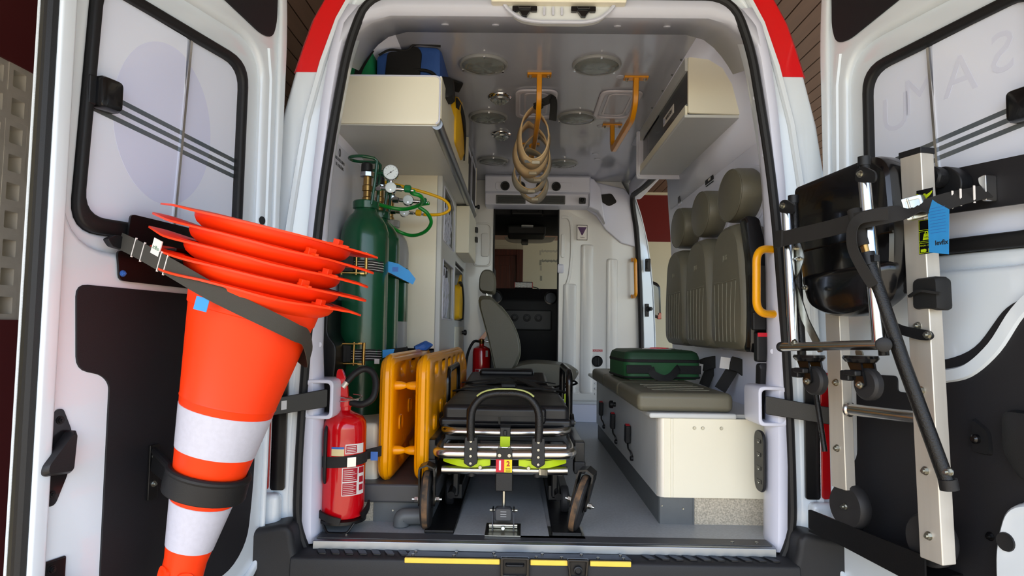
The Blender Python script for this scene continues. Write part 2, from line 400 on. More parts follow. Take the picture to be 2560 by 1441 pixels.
for x in (-.41,-.28,-.16,-.005,.12,.245): screw((x,-.038,ZS+.004),(0,0,1),plate,.005,.003)
for x in (-.415,-.285,-.155,-.025,.055,.17,.25): screw((x,YS+.018,ZS+.004),(0,0,1),plate,.005,.003)
for x0,x1 in ((-.437,-.139),(-.044,.073),(.142,.270)):
    obj('yellow_reflector_strip',B().bx(x0,x1,YS-.012,YS-.002,ZS-.012,ZS+.004),'yellow_reflect',AMB,bevel=.0025)
lc=obj('latch_housing',panel(rrect(-.137,-.047,ZS-.052,ZS+.012,.006),[rrect(-.128,-.056,ZS-.042,ZS+.006,.005)],XZ(YS-.004),0,.016,.002),'plastic_gloss',AMB)
obj('striker_bar',B().tube(bend([(-.118,YS-.004,ZS-.01),(-.118,YS-.016,ZS-.012),(-.066,YS-.016,ZS-.012),(-.066,YS-.004,ZS-.01)],.005),.004,8),'plastic',lc); obj('latch_back',B().bx(-.132,-.052,YS-.007,YS-.003,ZS-.046,ZS+.009),'black_paint',lc)
obj('drip_lip',B().bx(-.13,-.054,YS-.022,YS-.014,ZS-.054,ZS-.042),'aluminium',lc,bevel=.003)
ch=obj('camera_housing',panel(rpoly([(.070,ZS+.010),(.138,ZS+.010),(.133,ZS-.05),(.077,ZS-.05)],.006),[rpoly([(.078,ZS+.003),(.130,ZS+.003),(.126,ZS-.043),(.083,ZS-.043)],.004)],XZ(YS-.004),0,.016,.002),'plastic_gloss',AMB)
obj('camera_lens',B().lathe([(.014,0),(.014,.012),(.010,.014),(.008,.009)],(.105,YS-.005,ZS-.025),(0,-1,0),18),'plastic',ch); obj('camera_back',B().bx(.075,.132,YS-.007,YS-.003,ZS-.046,ZS+.006),'black_paint',ch)
# floor, sill
obj('floor_panel',B().bx(-.85,.86,.03,2.95,-.05,0),'floor_vinyl',AMB)
b=B().loft([[V((x,y,z)) for y,z in [(.06,.002),(-.008,.002),(-.022,-.002),(-.024,-.028),(-.012,-.045),(.06,-.045)]] for x in (-.748,.748)]); sill=obj('sill_plate',b,'alu_anod',AMB,bevel=.002)
obj('sill_tread',B().bx(-.74,.74,-.008,.055,.0022,.004),'box_grey',sill)
for x in (-.65,.62,.70): screw((x,.02,.004),(0,0,1),sill,.006,.003)
obj('floor_edge_trim',B().bx(-.12,.14,.03,.16,.001,.004),'zinc',sill)
# inner jamb liners: tall white mouldings, with an arm pocket
def jamb(s):
    inn=lambda z: (.735 if z<.45 else .745 if z<.62 else .765) 
    rows=[(-.02,.748),(.02,.752),(.30,.756),(.44,.757),(.62,.768),(.9,.768),(1.2,.757),(1.45,.735),(1.62,.712),(1.74,.685),(1.80,.65)]
    prof=[(.0,.040),(.004,.012),(.02,0),(.07,-.004),(.13,.012),(.17,.055),(.18,.10)]
    b=B(); rings=[]
    for z,x in rows: rings.append([V((s*(x+dx),y,z)) for y,dx in prof])
    b.loft(rings,False,False); return b
for s in (-1,1):
    jo=obj('jamb_liner',jamb(s),'liner',AMB,solid=.004)
    # pocket for the door check arm
    x0,x1=sorted((s*.702,s*.80))
    pk=panel(rrect(x0,x1,.385,.515,.02,4),[rrect(x0+.012,x1-.012,.397,.503,.014,4)],XZ(.02),-.12,.022,.004); obj('arm_pocket',pk,'liner',jo)
    obj('pocket_back',B().bx(x0+.01,x1-.01,.10,.11,.395,.505),'black_paint',jo)
    for z in (.28+.35,.98,1.3,1.5): 
        if z>.6: obj('liner_plug',B().lathe([(.009,0),(.009,.003),(.006,.004)],(s*({.63:.771,.98:.768,1.3:.75,1.5:.72}[round(z,2)]-.004),.04,z),(-s*.5,-1,0),14),'liner',jo)
    vp=obj('vent_plate',B().prism(rrect(-.045,.045,.155,.36,.04,6),frame((s*.742,.085,0),(0,1,0),(0,0,1),(-s,-.25,0)),0,.012),'plastic',AMB,bevel=.004)
    fr=frame((s*.742,.085,0),(0,1,0),(0,0,1),(-s,-.25,0))
    for z in (.19,.235,.28,.325):
        obj('vent_slot',B().bx(-.022,.016,z-.006,z+.006,.0118,.0135,fr),'black_paint',vp); screw(fr@V((-.005,z-.004,.0135)),fr.to_3x3()@V((0,0,1)),vp,.004,.003)
# header: curved lip and panel above the opening, running into the ceiling
rows=[(0.004,1.845),(0.004,1.80),(.010,1.783),(.022,1.774),(.04,1.775),(.33,1.858)]
xs=[-.735,-.715,-.69,-.66,-.62,-.55,-.2,0,.2,.55,.62,.66,.69,.715,.735]
def drop(x): return -.15*max(0,(abs(x)-.54)/.19)**2.3
b=B().loft([[V((x,y,z+drop(x))) for x in xs] for y,z in rows],False,False); hd=obj('header_panel',b,'header',AMB,solid=.006)
for x in (-.375,-.19,.255,.435):
    obj('header_plug',B().lathe([(.014,0),(.013,.004),(.008,.005)],(x,.150,1.8035+drop(x)),(0,.28,-.96),16),'header',hd)
# latch recess in the middle of the header
rp=[(-.17,1.84),(-.15,1.79),(-.10,1.752),(-.04,1.742),(.12,1.742),(.17,1.752),(.215,1.79),(.235,1.84)]
lh=obj('latch_recess',panel(rpoly(rp,.02,3),[],XZ(.012),-.02,.012,.003),'laminate_grey',AMB)
obj('recess_rim',B().tube([V((x,-.004,z)) for x,z in rpoly(rp,.02,3)],.007,8,True),'header',lh)
obj('recess_cap',B().bx(-.20,.26,-.03,.03,1.80,1.86),'laminate',lh,bevel=.006)
for x in (-.085,.115):
    k=B().prism(rpoly([(x-.042,1.775),(x-.022,1.775),(x-.018,1.785),(x+.018,1.785),(x+.022,1.775),(x+.042,1.775),(x+.042,1.793),(x-.042,1.793)],.003,2),XZ(-.002),0,.012); k.prism([(x-.02,1.776),(x+.02,1.776),(x+.007,1.757),(x-.007,1.757)],XZ(-.002),0,.016); k.tube([(x-.02,-.012,1.79),(x-.02,-.022,1.781),(x+.02,-.022,1.781),(x+.02,-.012,1.79)],.003,8)
    obj('door_striker',k,'plastic_gloss',lh)
for x in (-.018,.012,.042):
    obj('recess_rib',B().prism(rrect(x-.004,x+.004,1.764,1.794,.0039,4),XZ(-.003),0,.006),'header',lh,bevel=.002)
# ceiling and side liners
obj('ceiling_panel',B().bx(-.80,.80,.30,2.98,1.86,1.875),'ceil_panel',AMB)
for s in (-1,1):
    arc=[(.60,1.86),(.70,1.848),(.76,1.81),(.80,1.74),(.83,1.62),(.85,1.45)]
    y1=2.95 if s<0 else 1.9
    b=B().loft([[V((s*x,y,z)) for x,z in arc] for y in (.14,y1)],False,False); obj('cove_liner',b,'liner',AMB,solid=.005)
obj('wall_liner',B().bx(-.865,-.85,.14,2.95,0,1.5),'liner',AMB)
rw=[(.14,0),(1.86,0),(1.86,.9),(1.90,1.25),(1.98,1.5),(2.0,1.62),(.14,1.62)]
obj('wall_liner',panel(rpoly(rw,[.01,.01,.2,.2,.1,.02,.01],5),[],YZ(.855),-.005,.01,.003),'liner',AMB)
# side doorway: upper rail, black seal, pillar beyond
b=B().bx(.76,.86,1.9,2.95,1.72,1.86); obj('doorway_header',b,'liner',AMB,bevel=.02)
sealp=smooth_path([(.80,1.98,1.71),(.79,2.4,1.715),(.775,2.72,1.725),(.775,2.86,1.72),(.79,2.90,1.62),(.815,2.905,1.45),(.837,2.905,1.1),(.852,2.905,.7),(.856,2.905,.3),(.856,2.905,.05)],6)
obj('doorway_seal',B().tube(sealp,.02,8),'rubber',AMB)
pl=[V((.862,2.93,z)) for z in (0,)]
b=B().loft([[V((x0,2.925,z)),V((x0+.015,2.92,z)),V((x1-.02,2.97,z)),V((x1,3.05,z)),V((x1,3.3,z))] for z,x0,x1 in [(0,.865,.985),(.6,.865,.985),(1.0,.852,.968),(1.3,.835,.935),(1.5,.82,.9),(1.75,.77,.82)]],False,False); cp=obj('cab_pillar',b,'paint',AMB,solid=.006)
st=obj('lock_striker',B().bx(.885,.925,2.90,2.93,1.15,1.25),'plastic',cp,bevel=.006); obj('striker_loop',B().tube(bend([(.893,2.9,1.17),(.893,2.87,1.17),(.893,2.87,1.23),(.893,2.9,1.23)],.012),.006,8),'plastic',st)
obj('door_buffer',B().lathe([(.02,0),(.022,.01),(.013,.02),(.012,.035),(.016,.04),(.012,.05)],(.905,2.92,.86),(.5,-1,0),16).bx(.887,.915,2.915,2.93,.80,.9),'plastic',cp,bevel=.003)
# wing mirror far ahead
mr=obj('wing_mirror',B().pad(rpoly([(1.1,.83),(1.235,.80),(1.225,1.13),(1.12,1.17)],.05,4),XZ(4.0),[(.8,-.10),(.95,-.06),(1,0),(1,.03),(.9,.035)]),'plastic_gloss',AMB)
obj('mirror_glass',B().prism(rpoly([(1.12,.86),(1.215,.83),(1.208,1.10),(1.135,1.135)],.03,4),XZ(4.0),.034,.04),'clear_glass',mr); obj('mirror_arm',B().cyl((1.14,4.03,.95),(.93,4.1,.93),.03),'plastic_gloss',mr)
obj('mirror_lamp',B().bx(1.20,1.236,3.96,4.0,.80,.86),'tail_red',mr,bevel=.005)
# bulkhead with pressed ribs and doorway
YB=2.95
bo=[(-.86,0),(.866,0),(.856,.9),(.82,1.35),(.79,1.7),(.70,1.86),(-.80,1.86),(-.86,1.4)]
hole=rrect(-.296,.212,.12,1.66,.02,3)
BK=obj('bulkhead',panel(bo,[hole],XZ(YB),-.02,.012,.003),'bulkhead',AMB)
for x0,x1,z0,z1 in ((.405,.465,.2,1.36),(.607,.655,.2,1.25),(.27,.335,.2,1.05)):
    b=B().pad(rrect(x0-.02,x1+.02,z0,z1,.02,4),XZ(YB),[(1,.011),(.9,.022,.99),(.62,.028,.985)]); obj('pressed_rib',b,'bulkhead',BK)
rib=smooth_path([(.235,1.57),(.285,1.565),(.31,1.5),(.315,1.3),(.30,1.12),(.272,1.0),(.262,.8),(.262,.2)],5)
obj('pressed_rib',B().sweep([V((p.x,YB-.012,p.y)) for p in [V((q[0],q[1])) for q in rib]],[(-.014,0),(.014,0),(.007,.008),(-.007,.008)],(0,-1,0)),'bulkhead',BK)
for x in (-.36,.232): obj('pressed_pad',B().pad(rrect(x-.035 if x<0 else x,x+.03 if x<0 else x+.028,1.25,1.44,.02,4),XZ(YB),[(1,.011),(.85,.02,.95)]),'bulkhead',BK)
obj('pressed_rib',panel(rrect(-.46,-.31,1.17,1.52,.05,5),[rrect(-.445,-.325,1.185,1.505,.04,5)],XZ(YB),.008,.018,.004),'bulkhead',BK)
sw=[V((x,YB-.014,z)) for x,z in [(.28,1.615),(.42,1.62),(.52,1.56),(.60,1.46),(.70,1.39),(.80,1.345)]]
obj('pillar_fairing',B().prism([(.28,1.63),(.42,1.635),(.5,1.58),(.58,1.47),(.70,1.37),(.83,1.335),(.80,1.7),(.72,1.80),(.45,1.86),(.28,1.86)],XZ(YB-.012),0,.025),'liner',BK,bevel=.01)
obj('pillar_cavity',B().prism(rpoly([(.475,1.74),(.62,1.76),(.665,1.69),(.60,1.655),(.53,1.70)],.02,3),XZ(YB-.038),0,.004),'black_paint',BK)
for z in (.36,.32,.28,.24,.20):
    for xc in (.345,.533):
        obj('louvre',B().pad(rrect(xc-.035,xc+.035,z-.008,z+.008,.007,3),XZ(YB),[(1,.011),(.85,.02),(.7,.02)]),'bulkhead',BK)
ho=obj('heater_outlet',B().lathe([(.042,0),(.043,.012),(.036,.018),(.034,.008)],(.519,YB-.012,.45),(0,-1,0),28),'plastic_gloss',BK)
obj('outlet_vane',B().bx(.507,.511,YB-.026,YB-.014,.42,.48).bx(.527,.531,YB-.026,YB-.014,.42,.48).cyl((.519,YB-.013,.45),(.519,YB-.016,.45),.035),'plastic',ho)
lb=obj('heater_label',B().bx(.48,.56,YB-.014,YB-.0115,.524,.541),'label_red',BK); obj('label_text',text('CALEFAÇÃO',.013,XZ(YB-.0142)@Matrix.Translation((.52,.5315,0))),'label_white',lb)
sk=obj('safety_sticker',B().bx(.352,.436,YB-.030,YB-.0115,1.39,1.51),'label_white',BK)
obj('sticker_border',panel(rrect(.353,.435,1.391,1.509,.002,1),[rrect(.356,.432,1.394,1.506,.002,1)],XZ(YB-.0302),0,.001),'ink',sk)
b=B()
for k in range(12):
    w=.034*(1-k/13); z=1.492-.0052*k; b.bx(.394-w,.394+w,YB-.0312,YB-.0302,z-.0048,z)
obj('purple_triangle',b,'purple',sk); obj('label_text',text('Safety',.014,XZ(YB-.0305)@Matrix.Translation((.397,1.412,0))),'ink',sk)
obj('base_step',B().bx(-.86,.80,2.86,YB,0,.15),'laminate_grey',BK,bevel=.006); obj('base_ledge',B().bx(-.86,.80,2.80,YB,0,.13),'liner',BK,bevel=.004)
obj('door_latch_cup',B().pad(rrect(.205,.252,1.13,1.20,.012,4),XZ(YB),[(1,.01),(1,.03),(.8,.034)]),'liner',BK,bevel=.002)
obj('doorway_edging',B().tube([V((x,YB-.012,z)) for x,z in rrect(-.294,.21,.12,1.655,.02,3)],.007,8,True),'rubber',BK)
# air conditioning duct above the bulkhead
b=B().loft([[V((x,y,z)) for y,z in [(2.95,1.86),(2.74,1.86),(2.72,1.84),(2.735,1.73),(2.765,1.72),(2.775,1.635),(2.80,1.63),(2.95,1.63)]] for x in (-.36,.43)])
b.loft([[V((x,y,z)) for y,z in [(2.95,1.86),(2.76,1.86),(2.75,1.63),(2.95,1.63)]] for x in (.43,.44)])
DU=obj('air_duct',b,'liner',AMB,bevel=.006)
b=B().prism([(.43,1.86),(.43,1.63),(.50,1.60),(.56,1.5),(.52,1.78),(.47,1.85)],XZ(2.80),-.1,0); obj('duct_fairing',b,'liner',DU,bevel=.012)
obj('duct_pad',B().pad(rrect(-.285,.30,-.031,.031,.02,4),frame((0,2.7305,1.769),(1,0,0),(0,-.13,1),(0,-1,-.13)),[(1,-.002),(.985,.004,.9)]),'liner',DU)
for x in (-.208,-.09,.06,.177):
    v=obj('round_vent',B().lathe([(.034,-.005),(.035,.010),(.030,.014),(.026,.010),(.025,0)],(x,2.725,1.768),(0,-1,-.13),24),'box_grey',DU)
    b=B()
    for k in range(-2,3): b.bx(x-.026*math.cos(k*.45),x+.026*math.cos(k*.45),2.715,2.718,1.768+k*.0105-.002,1.768+k*.0105+.002)
    b.bx(x-.002,x+.002,2.714,2.718,1.745,1.79); obj('vent_vane',b,'plastic',v)
    obj('vent_dark',B().cyl((x,2.724,1.768),(x,2.721,1.768),.026),'black_paint',v)
for x0,x1 in ((-.277,-.052),(.02,.248)):
    g=obj('grille',panel(rrect(x0,x1,1.64,1.705,.004,2),[rrect(x0+.01,x1-.01,1.648,1.697,.003,2)],frame((0,2.768,0),(1,0,0),(0,0,1),(0,-1,0)),0,.014,.001),'kick_grey',DU)
    for k in range(6): obj('grille_slat',B().bx(x0+.01,x1-.01,2.756,2.764,1.651+k*.0078,1.655+k*.0078),'kick_grey',g)
    obj('grille_back',B().bx(x0+.008,x1-.008,2.764,2.767,1.645,1.70),'black_paint',g)
cm=obj('duct_camera',B().bx(.352,.402,2.735,2.76,1.642,1.69),'plastic_gloss',DU,bevel=.006); obj('camera_lens',B().lathe([(.015,0),(.015,.012),(.010,.015),(.007,.01)],(.377,2.735,1.667),(0,-1,0),16),'plastic',cm)
# cab beyond the bulkhead
CB=obj('cab_shell',B().bx(-.97,-.93,2.97,4.6,-.1,1.05).bx(-.93,.93,2.97,4.6,-.16,-.1).bx(-.95,.70,2.97,4.15,1.80,1.86).bx(.93,.97,3.3,4.6,-.1,1.05).bx(-.95,-.31,2.97,2.98,0,1.8).bx(.22,.80,2.97,2.98,0,1.6),'dash',AMB)
obj('dashboard',B().loft([[V((x,y,z)) for y,z in [(3.70,-.1),(3.68,.5),(3.62,.62),(3.66,.95),(3.80,1.06),(4.6,1.05),(4.6,-.1)]] for x in (-.9,.9)]),'dash',CB,bevel=.02)
obj('centre_console',B().bx(-.3,.2,3.60,3.7,.68,.86),'dash_grey',CB,bevel=.015)
for x in (-.2,-.11,0.0,.1): obj('dash_dial',B().lathe([(.034,0),(.032,.012),(.02,.014),(.018,.03),(.0,.031)],(x-.02,3.6,.79),(0,-1,0),20),'plastic',CB)
for x in (.19,-.30): obj('dash_vent',B().lathe([(.06,0),(.06,.012),(.05,.014),(.046,.004)],(x,3.66,.97),(0,-1,.1),24),'plastic_gloss',CB)
obj('overhead_bin',B().loft([[V((x,y,z)) for y,z in [(3.25,1.85),(3.28,1.64),(3.5,1.58),(4.0,1.57),(4.0,1.85)]] for x in (-.93,.66)]),'dash',CB,bevel=.02)
obj('overhead_box',B().bx(-.17,.10,3.2,3.3,1.63,1.72),'plastic',CB,bevel=.015); obj('box_tray',B().bx(-.12,.06,3.19,3.22,1.655,1.70),'dash',CB,bevel=.006)
obj('overhead_lamp',B().bx(-.2,.13,3.4,3.75,1.50,1.58),'dash',CB,bevel=.02); obj('lamp_lens',B().bx(-.08,.02,3.33,3.40,1.555,1.57),'paper',CB,bevel=.004)
obj('sun_visor',B().prism(rpoly([(-.24,1.545),(.25,1.545),(.21,1.50),(.10,1.487),(-.14,1.487),(-.21,1.50)],.015,3),XZ(3.9),0,.02),'cab_trim',CB,bevel=.004)
obj('rear_view_mirror',B().pad(rrect(-.078,-.015,1.46,1.54,.015,4),XZ(3.85),[(.9,0),(1,.015),(1,.03),(.9,.035)]),'plastic_gloss',CB)
obj('windscreen',B().loft([[V((x,y,z)) for x in (-.9,-.5,0,.5,.9)] for y,z in ((4.6,1.02),(4.28,1.30),(4.0,1.62))],False,False),'glass',CB)
obj('windscreen_pillar',B().cyl((-.93,4.62,1.0),(-.88,3.95,1.75),.05).cyl((.93,4.62,1.0),(.88,3.95,1.75),.05),'dash',CB)
obj('cab_door_trim',B().bx(.28,.36,3.15,3.5,.1,1.12),'dash',CB,bevel=.03)
rm=obj('siren_controller',B().bx(-.135,.03,3.70,3.76,1.055,1.115),'plastic_gloss',CB,bevel=.008)
b=B()
for r_ in range(3):
    for c_ in range(5):
        w=.019 if c_ in(0,4) else .011; x=-.115+.031*c_; b.bx(x-w/2,x+w/2,3.697,3.7,1.064+.017*r_,1.073+.017*r_)
obj('controller_button',b,'screen_white',rm); obj('controller_frame',B().bx(-.134,-.128,3.696,3.7,1.06,1.11).bx(.023,.029,3.696,3.7,1.06,1.11),'sticker_red',rm)
obj('controller_cord',B().tube(smooth_path([(.03,3.73,1.07),(.07,3.72,1.06),(.09,3.74,1.045),(.1,3.78,1.055)],5),.004,8),'plastic',rm)
obj('cab_seat_back',B().pad(rrect(-.75,-.29,.35,1.0,.1,5),XZ(3.4),[(.85,-.06),(1,0),(1,.06),(.9,.09)]),'dash_grey',CB); obj('cab_headrest',B().pad(rrect(-.42,-.285,1.0,1.2,.05,5),XZ(3.2),[(.85,-.04),(1,0),(1,.05),(.9,.07)]),'dash_grey',CB)
# ================= rear doors (parts of the ambulance) =================
def rear_door(F,s,label):
    D=lambda u,z,c=0:F@V((u,z,c))
    shell=rpoly([(0,-.13),(.79,-.13),(.79,1.70),(.70,1.93),(.02,1.93),(0,1.7)],[.13,.05,.2,.06,.06,.1],6)
    shell=[(u+(.05*max(0,(.25-z)/.38)**2 if u<.3 else 0),z) for u,z in shell]
    wide=rpoly([(.098,.865),(.745,.865),(.735,1.60),(.10,1.60)],.13,7)
    win=rpoly([(.158,.915),(.715,.905),(.692,1.535),(.155,1.525)],[.09,.075,.06,.085],6)
    door=obj('rear_door',panel(shell,[wide],F,-.045,0,.016),'paint',AMB,label=label)
    obj('window_surround',panel(wide if 0 else rpoly([(.085,.85),(.76,.85),(.75,1.615),(.087,1.615)],.13,7),[win],F,-.05,-.020,.010),'paint',door)
    obj('outer_skin',panel(shell,[win],F,-.065,-.05,.003),'paint',door)
    obj('door_lip',panel(shell,[rpoly([(.035,-.09),(.752,-.09),(.752,1.69),(.67,1.90),(.05,1.90),(.035,1.7)],[.13,.05,.2,.06,.06,.1],6)],F,-.004,.014,.007),'paint',door)
    # pressed channel that runs up beside the hinge edge
    obj('pressed_bead',B().sweep([D(u,z,.0) for u,z in [(.055,.90),(.055,1.2),(.058,1.5),(.075,1.6)]],[(-.012,-.002),(.012,-.002),(.006,.006),(-.006,.006)],F.to_3x3()@V((0,0,1))),'paint',door)
    obj('window_rubber',panel(win,[rpoly([(.184,.955),(.690,.945),(.668,1.508),(.180,1.498)],[.07,.06,.05,.07],6)],F,-.045,-.006,.008),'rubber',door)
    # free-edge weather strip
    obj('edge_seal',B().tube([D(.792,z,-.012) for z in (-.1,.5,1.0,1.4,1.66)]+[D(.765,1.78,-.012),D(.71,1.9,-.012)],.017,10),'rubber',door)
    obj('edge_strip',B().bx(.765,.79,-.1,1.68,-.06,-.02,F),'plastic_gloss',door)
    # two sliding panes with a frosted film, joined by a bright strip
    for u0,u1,c in ((.175,.405,-.030),(.395,.70,-.024)):
        p=obj('window_pane',B().prism([(u0,.94),(u1,.94),(u1-.01*(u1>.6),1.512),(u0,1.50)],F,c-.004,c),'film',door)
        for k in range(3):
            zz=lambda u:1.198+.108*(u-.197)-.0245*k
            obj('clear_stripe',B().prism([(max(u0,.18)+.002,zz(u0)),(min(u1,.69),zz(u1)),(min(u1,.69),zz(u1)+.013),(max(u0,.18)+.002,zz(u0)+.013)],F,c,c+.0006),'clear_glass',p)
    obj('pane_strip',B().bx(.396,.404,.95,1.50,-.026,-.019,frame(F.translation,F.to_3x3()@V((1,-.0,0)),F.to_3x3()@V((-.06,1,0)),F.to_3x3()@V((0,0,1)))@Matrix.Translation((.072,0,0))),'alu_tube',door)
    obj('window_latch',B().pad(rrect(.62,.683,1.205,1.285,.014,4),F,[(.95,-.024),(1,-.018),(1,.004),(.9,.012),(.7,.014)]),'plastic_gloss',door); obj('latch_base',B().bx(.678,.70,1.21,1.28,-.024,-.004,F),'plastic',door,bevel=.004)
    obj('upper_trim_panel',B().prism(rpoly([(.05,1.90),(.048,1.70),(.066,1.640),(.12,1.628),(.36,1.675),(.66,1.70),(.64,1.9)],[.02,.05,.03,.05,.05,.1,.05],4),F,0,.006),'door_panel',door,bevel=.002)
    obj('edge_plug',B().lathe([(.014,0),(.013,.003)],D(.08,1.03,0),F.to_3x3()@V((0,0,1)),18),'plastic',door)
    return door,D
LD,DLp=rear_door(LF,-1,'open left rear door with two-pane frosted window and black lower trim')
RD,DRp=rear_door(RF,1,'open right rear door carrying the folded transport chair')
# faint print on the outside showing through the films
for lo,hi,c in ((.0,.398,-.030),(.398,.9,-.024)): obj('round_emblem_print',B().prism([(min(max(p[0],lo),hi),p[1]) for p in ell((.452,1.235),.167,.22,72)],LF,c,c+.0003),'film_emblem',LD)
for k,(ch,u,z) in enumerate((('U',.26,1.345),('M',.345,1.375),('A',.475,1.38),('S',.59,1.395))):
    fm=frame(RF@V((u,z,-.0295 if u<.4 else -.0235)),-(RF.to_3x3()@V((1,0,0))),RF.to_3x3()@V((0,1,0)),RF.to_3x3()@V((0,0,1)))
    obj('faint_letter',text(ch,.15,fm,.0002),'film_letter',RD)
# lower trim panels
lp=rpoly([(.712,.782),(.331,.775),(.078,.765),(.075,.2),(.095,.02),(.17,-.05),(.60,-.05),(.611,.10),(.612,.546),(.635,.569),(.70,.585)],[.03,.02,.05,.1,.06,.05,.02,.02,.03,.02,.03],4)
obj('lower_trim_panel',B().prism(lp,LF,-.002,.004),'door_panel',LD,bevel=.002)
obj('panel_seam',B().bx(.352,.356,-.04,.45,.004,.006,LF),'black_paint',LD)
rp_=rpoly([(.125,.31),(.125,.57),(.28,.575),(.28,.53),(.355,.53),(.36,.62),(.44,.628),(.52,.66),(.60,.765),(.66,.79),(.745,.80),(.745,.33),(.655,.325),(.60,.29),(.578,.22),(.576,-.05),(.40,-.05),(.32,.09),(.06,.09),(.05,.25)],[.03,.02,.015,.01,.01,.03,.05,.08,.08,.05,.05,.04,.04,.05,.05,.02,.08,.06,.03,.05],4)
obj('lower_trim_panel',B().prism(rp_,RF,-.002,.004),'door_panel',RD,bevel=.002)
obj('white_swage',B().sweep(smooth_path([RF@V((u,z,.0)) for u,z in [(.43,.585),(.50,.605),(.57,.665),(.63,.75),(.69,.80),(.76,.815)]],5),[(-.022,-.004),(.022,-.004),(.014,.012),(-.014,.012)],RF.to_3x3()@V((0,0,1))),'paint',RD)
# door edge lock plates
def lock_plate(F,D,door,z):
    pl=obj('lock_plate',B().prism(rpoly([(.727,z+.215),(.702,z+.16),(.706,z+.07),(.735,z),(.772,z+.01),(.784,z+.1),(.765,z+.17),(.742,z+.215)],.015,4),F,-.002,.004),'plastic_gloss',door)
    obj('lock_cover',B().pad(rpoly([(.705,z+.165),(.718,z+.165),(.778,z+.095),(.778,z+.075),(.71,z+.07)],.012,4),F,[(1,.004),(1,.02),(.85,.03)]),'plastic',pl)
    for u,zz in ((.733,z+.19),(.745,z+.03)): bolt(D(u,zz,.004),F.to_3x3()@V((0,0,1)),pl,.007,.006,'black_paint')
lock_plate(LF,DLp,LD,.285); lock_plate(RF,DRp,RD,.285)
obj('lower_lock',B().bx(.70,.775,.10,.17,-.002,.006,LF),'plastic_gloss',LD,bevel=.004); lk=obj('lower_lock_body',B().bx(.71,.79,.03,.125,.0,.05,LF),'plastic_gloss',LD,bevel=.012,seg=3); obj('lower_lock_lever',B().bx(.66,.72,.02,.07,.0,.035,LF),'plastic',LD,bevel=.012)
bolt(DLp(.735,.15,.006),LF.to_3x3()@V((0,0,1)),LD,.007,.006,'black_paint')
wb=obj('white_bulge',B().pad(rpoly([(.578,-.05),(.578,.2),(.61,.30),(.68,.325),(.76,.3),(.76,-.05)],[.02,.06,.05,.05,.05,.02],5),RF,[(1,0),(1,.02),(.95,.035,.97),(.88,.04,.94)]),'paint',RD)
obj('bulge_plug',B().lathe([(.022,0),(.021,.004),(.014,.003)],DRp(.612,.215,.04),RF.to_3x3()@V((0,0,1)),20),'plastic',RD)
obj('panel_handle',B().pad(rpoly([(.60,.52),(.72,.52),(.72,.36),(.64,.36),(.60,.42)],.02,4),RF,[(1,.004),(.95,.03),(.8,.035)]),'plastic',RD)
obj('panel_clip',B().pad(rpoly([(.51,.49),(.555,.46),(.56,.40),(.51,.40)],.012,3),RF,[(1,.004),(.9,.014)]),'plastic',RD); obj('clip_stud',B().lathe([(.012,0),(.011,.012),(.006,.016)],DRp(.525,.437,.012),RF.to_3x3()@V((0,0,1)),14),'plastic_gloss',RD)
for u,z in ((.545,.205),(.55,.085)): bolt(DRp(u,z,.004),RF.to_3x3()@V((0,0,1)),RD,.008,.008,'plastic_gloss')
# check arms between jamb pockets and doors
def arm(p,q,door_label):
    p,q=V(p),V(q); t=(q-p).normalized(); up=V((0,0,1)); a=t.cross(up).normalized()
    M=frame(p,t,up,a); L=(q-p).length
    o=obj('check_arm',B().prism(rpoly([(0,-.03),(L,-.026),(L,.026),(0,.03)],.006,2),M,-.004,.004).cyl(q-V((0,0,.04)),q+V((0,0,.04)),.011).bx(L-.03,L+.02,-.035,.035,-.012,.012,M),'black_paint',AMB,bevel=.002); return o,M,L
o,M_,L_=arm((-.722,.0,.455),(-.90,-.115,.43),0); obj('arm_decal',B().bx(L_*.62,L_*.70,-.014,.014,-.0052,.0052,M_),'paper',o)
o,M_,L_=arm((.725,.0,.455),(.93,-.10,.428),0)
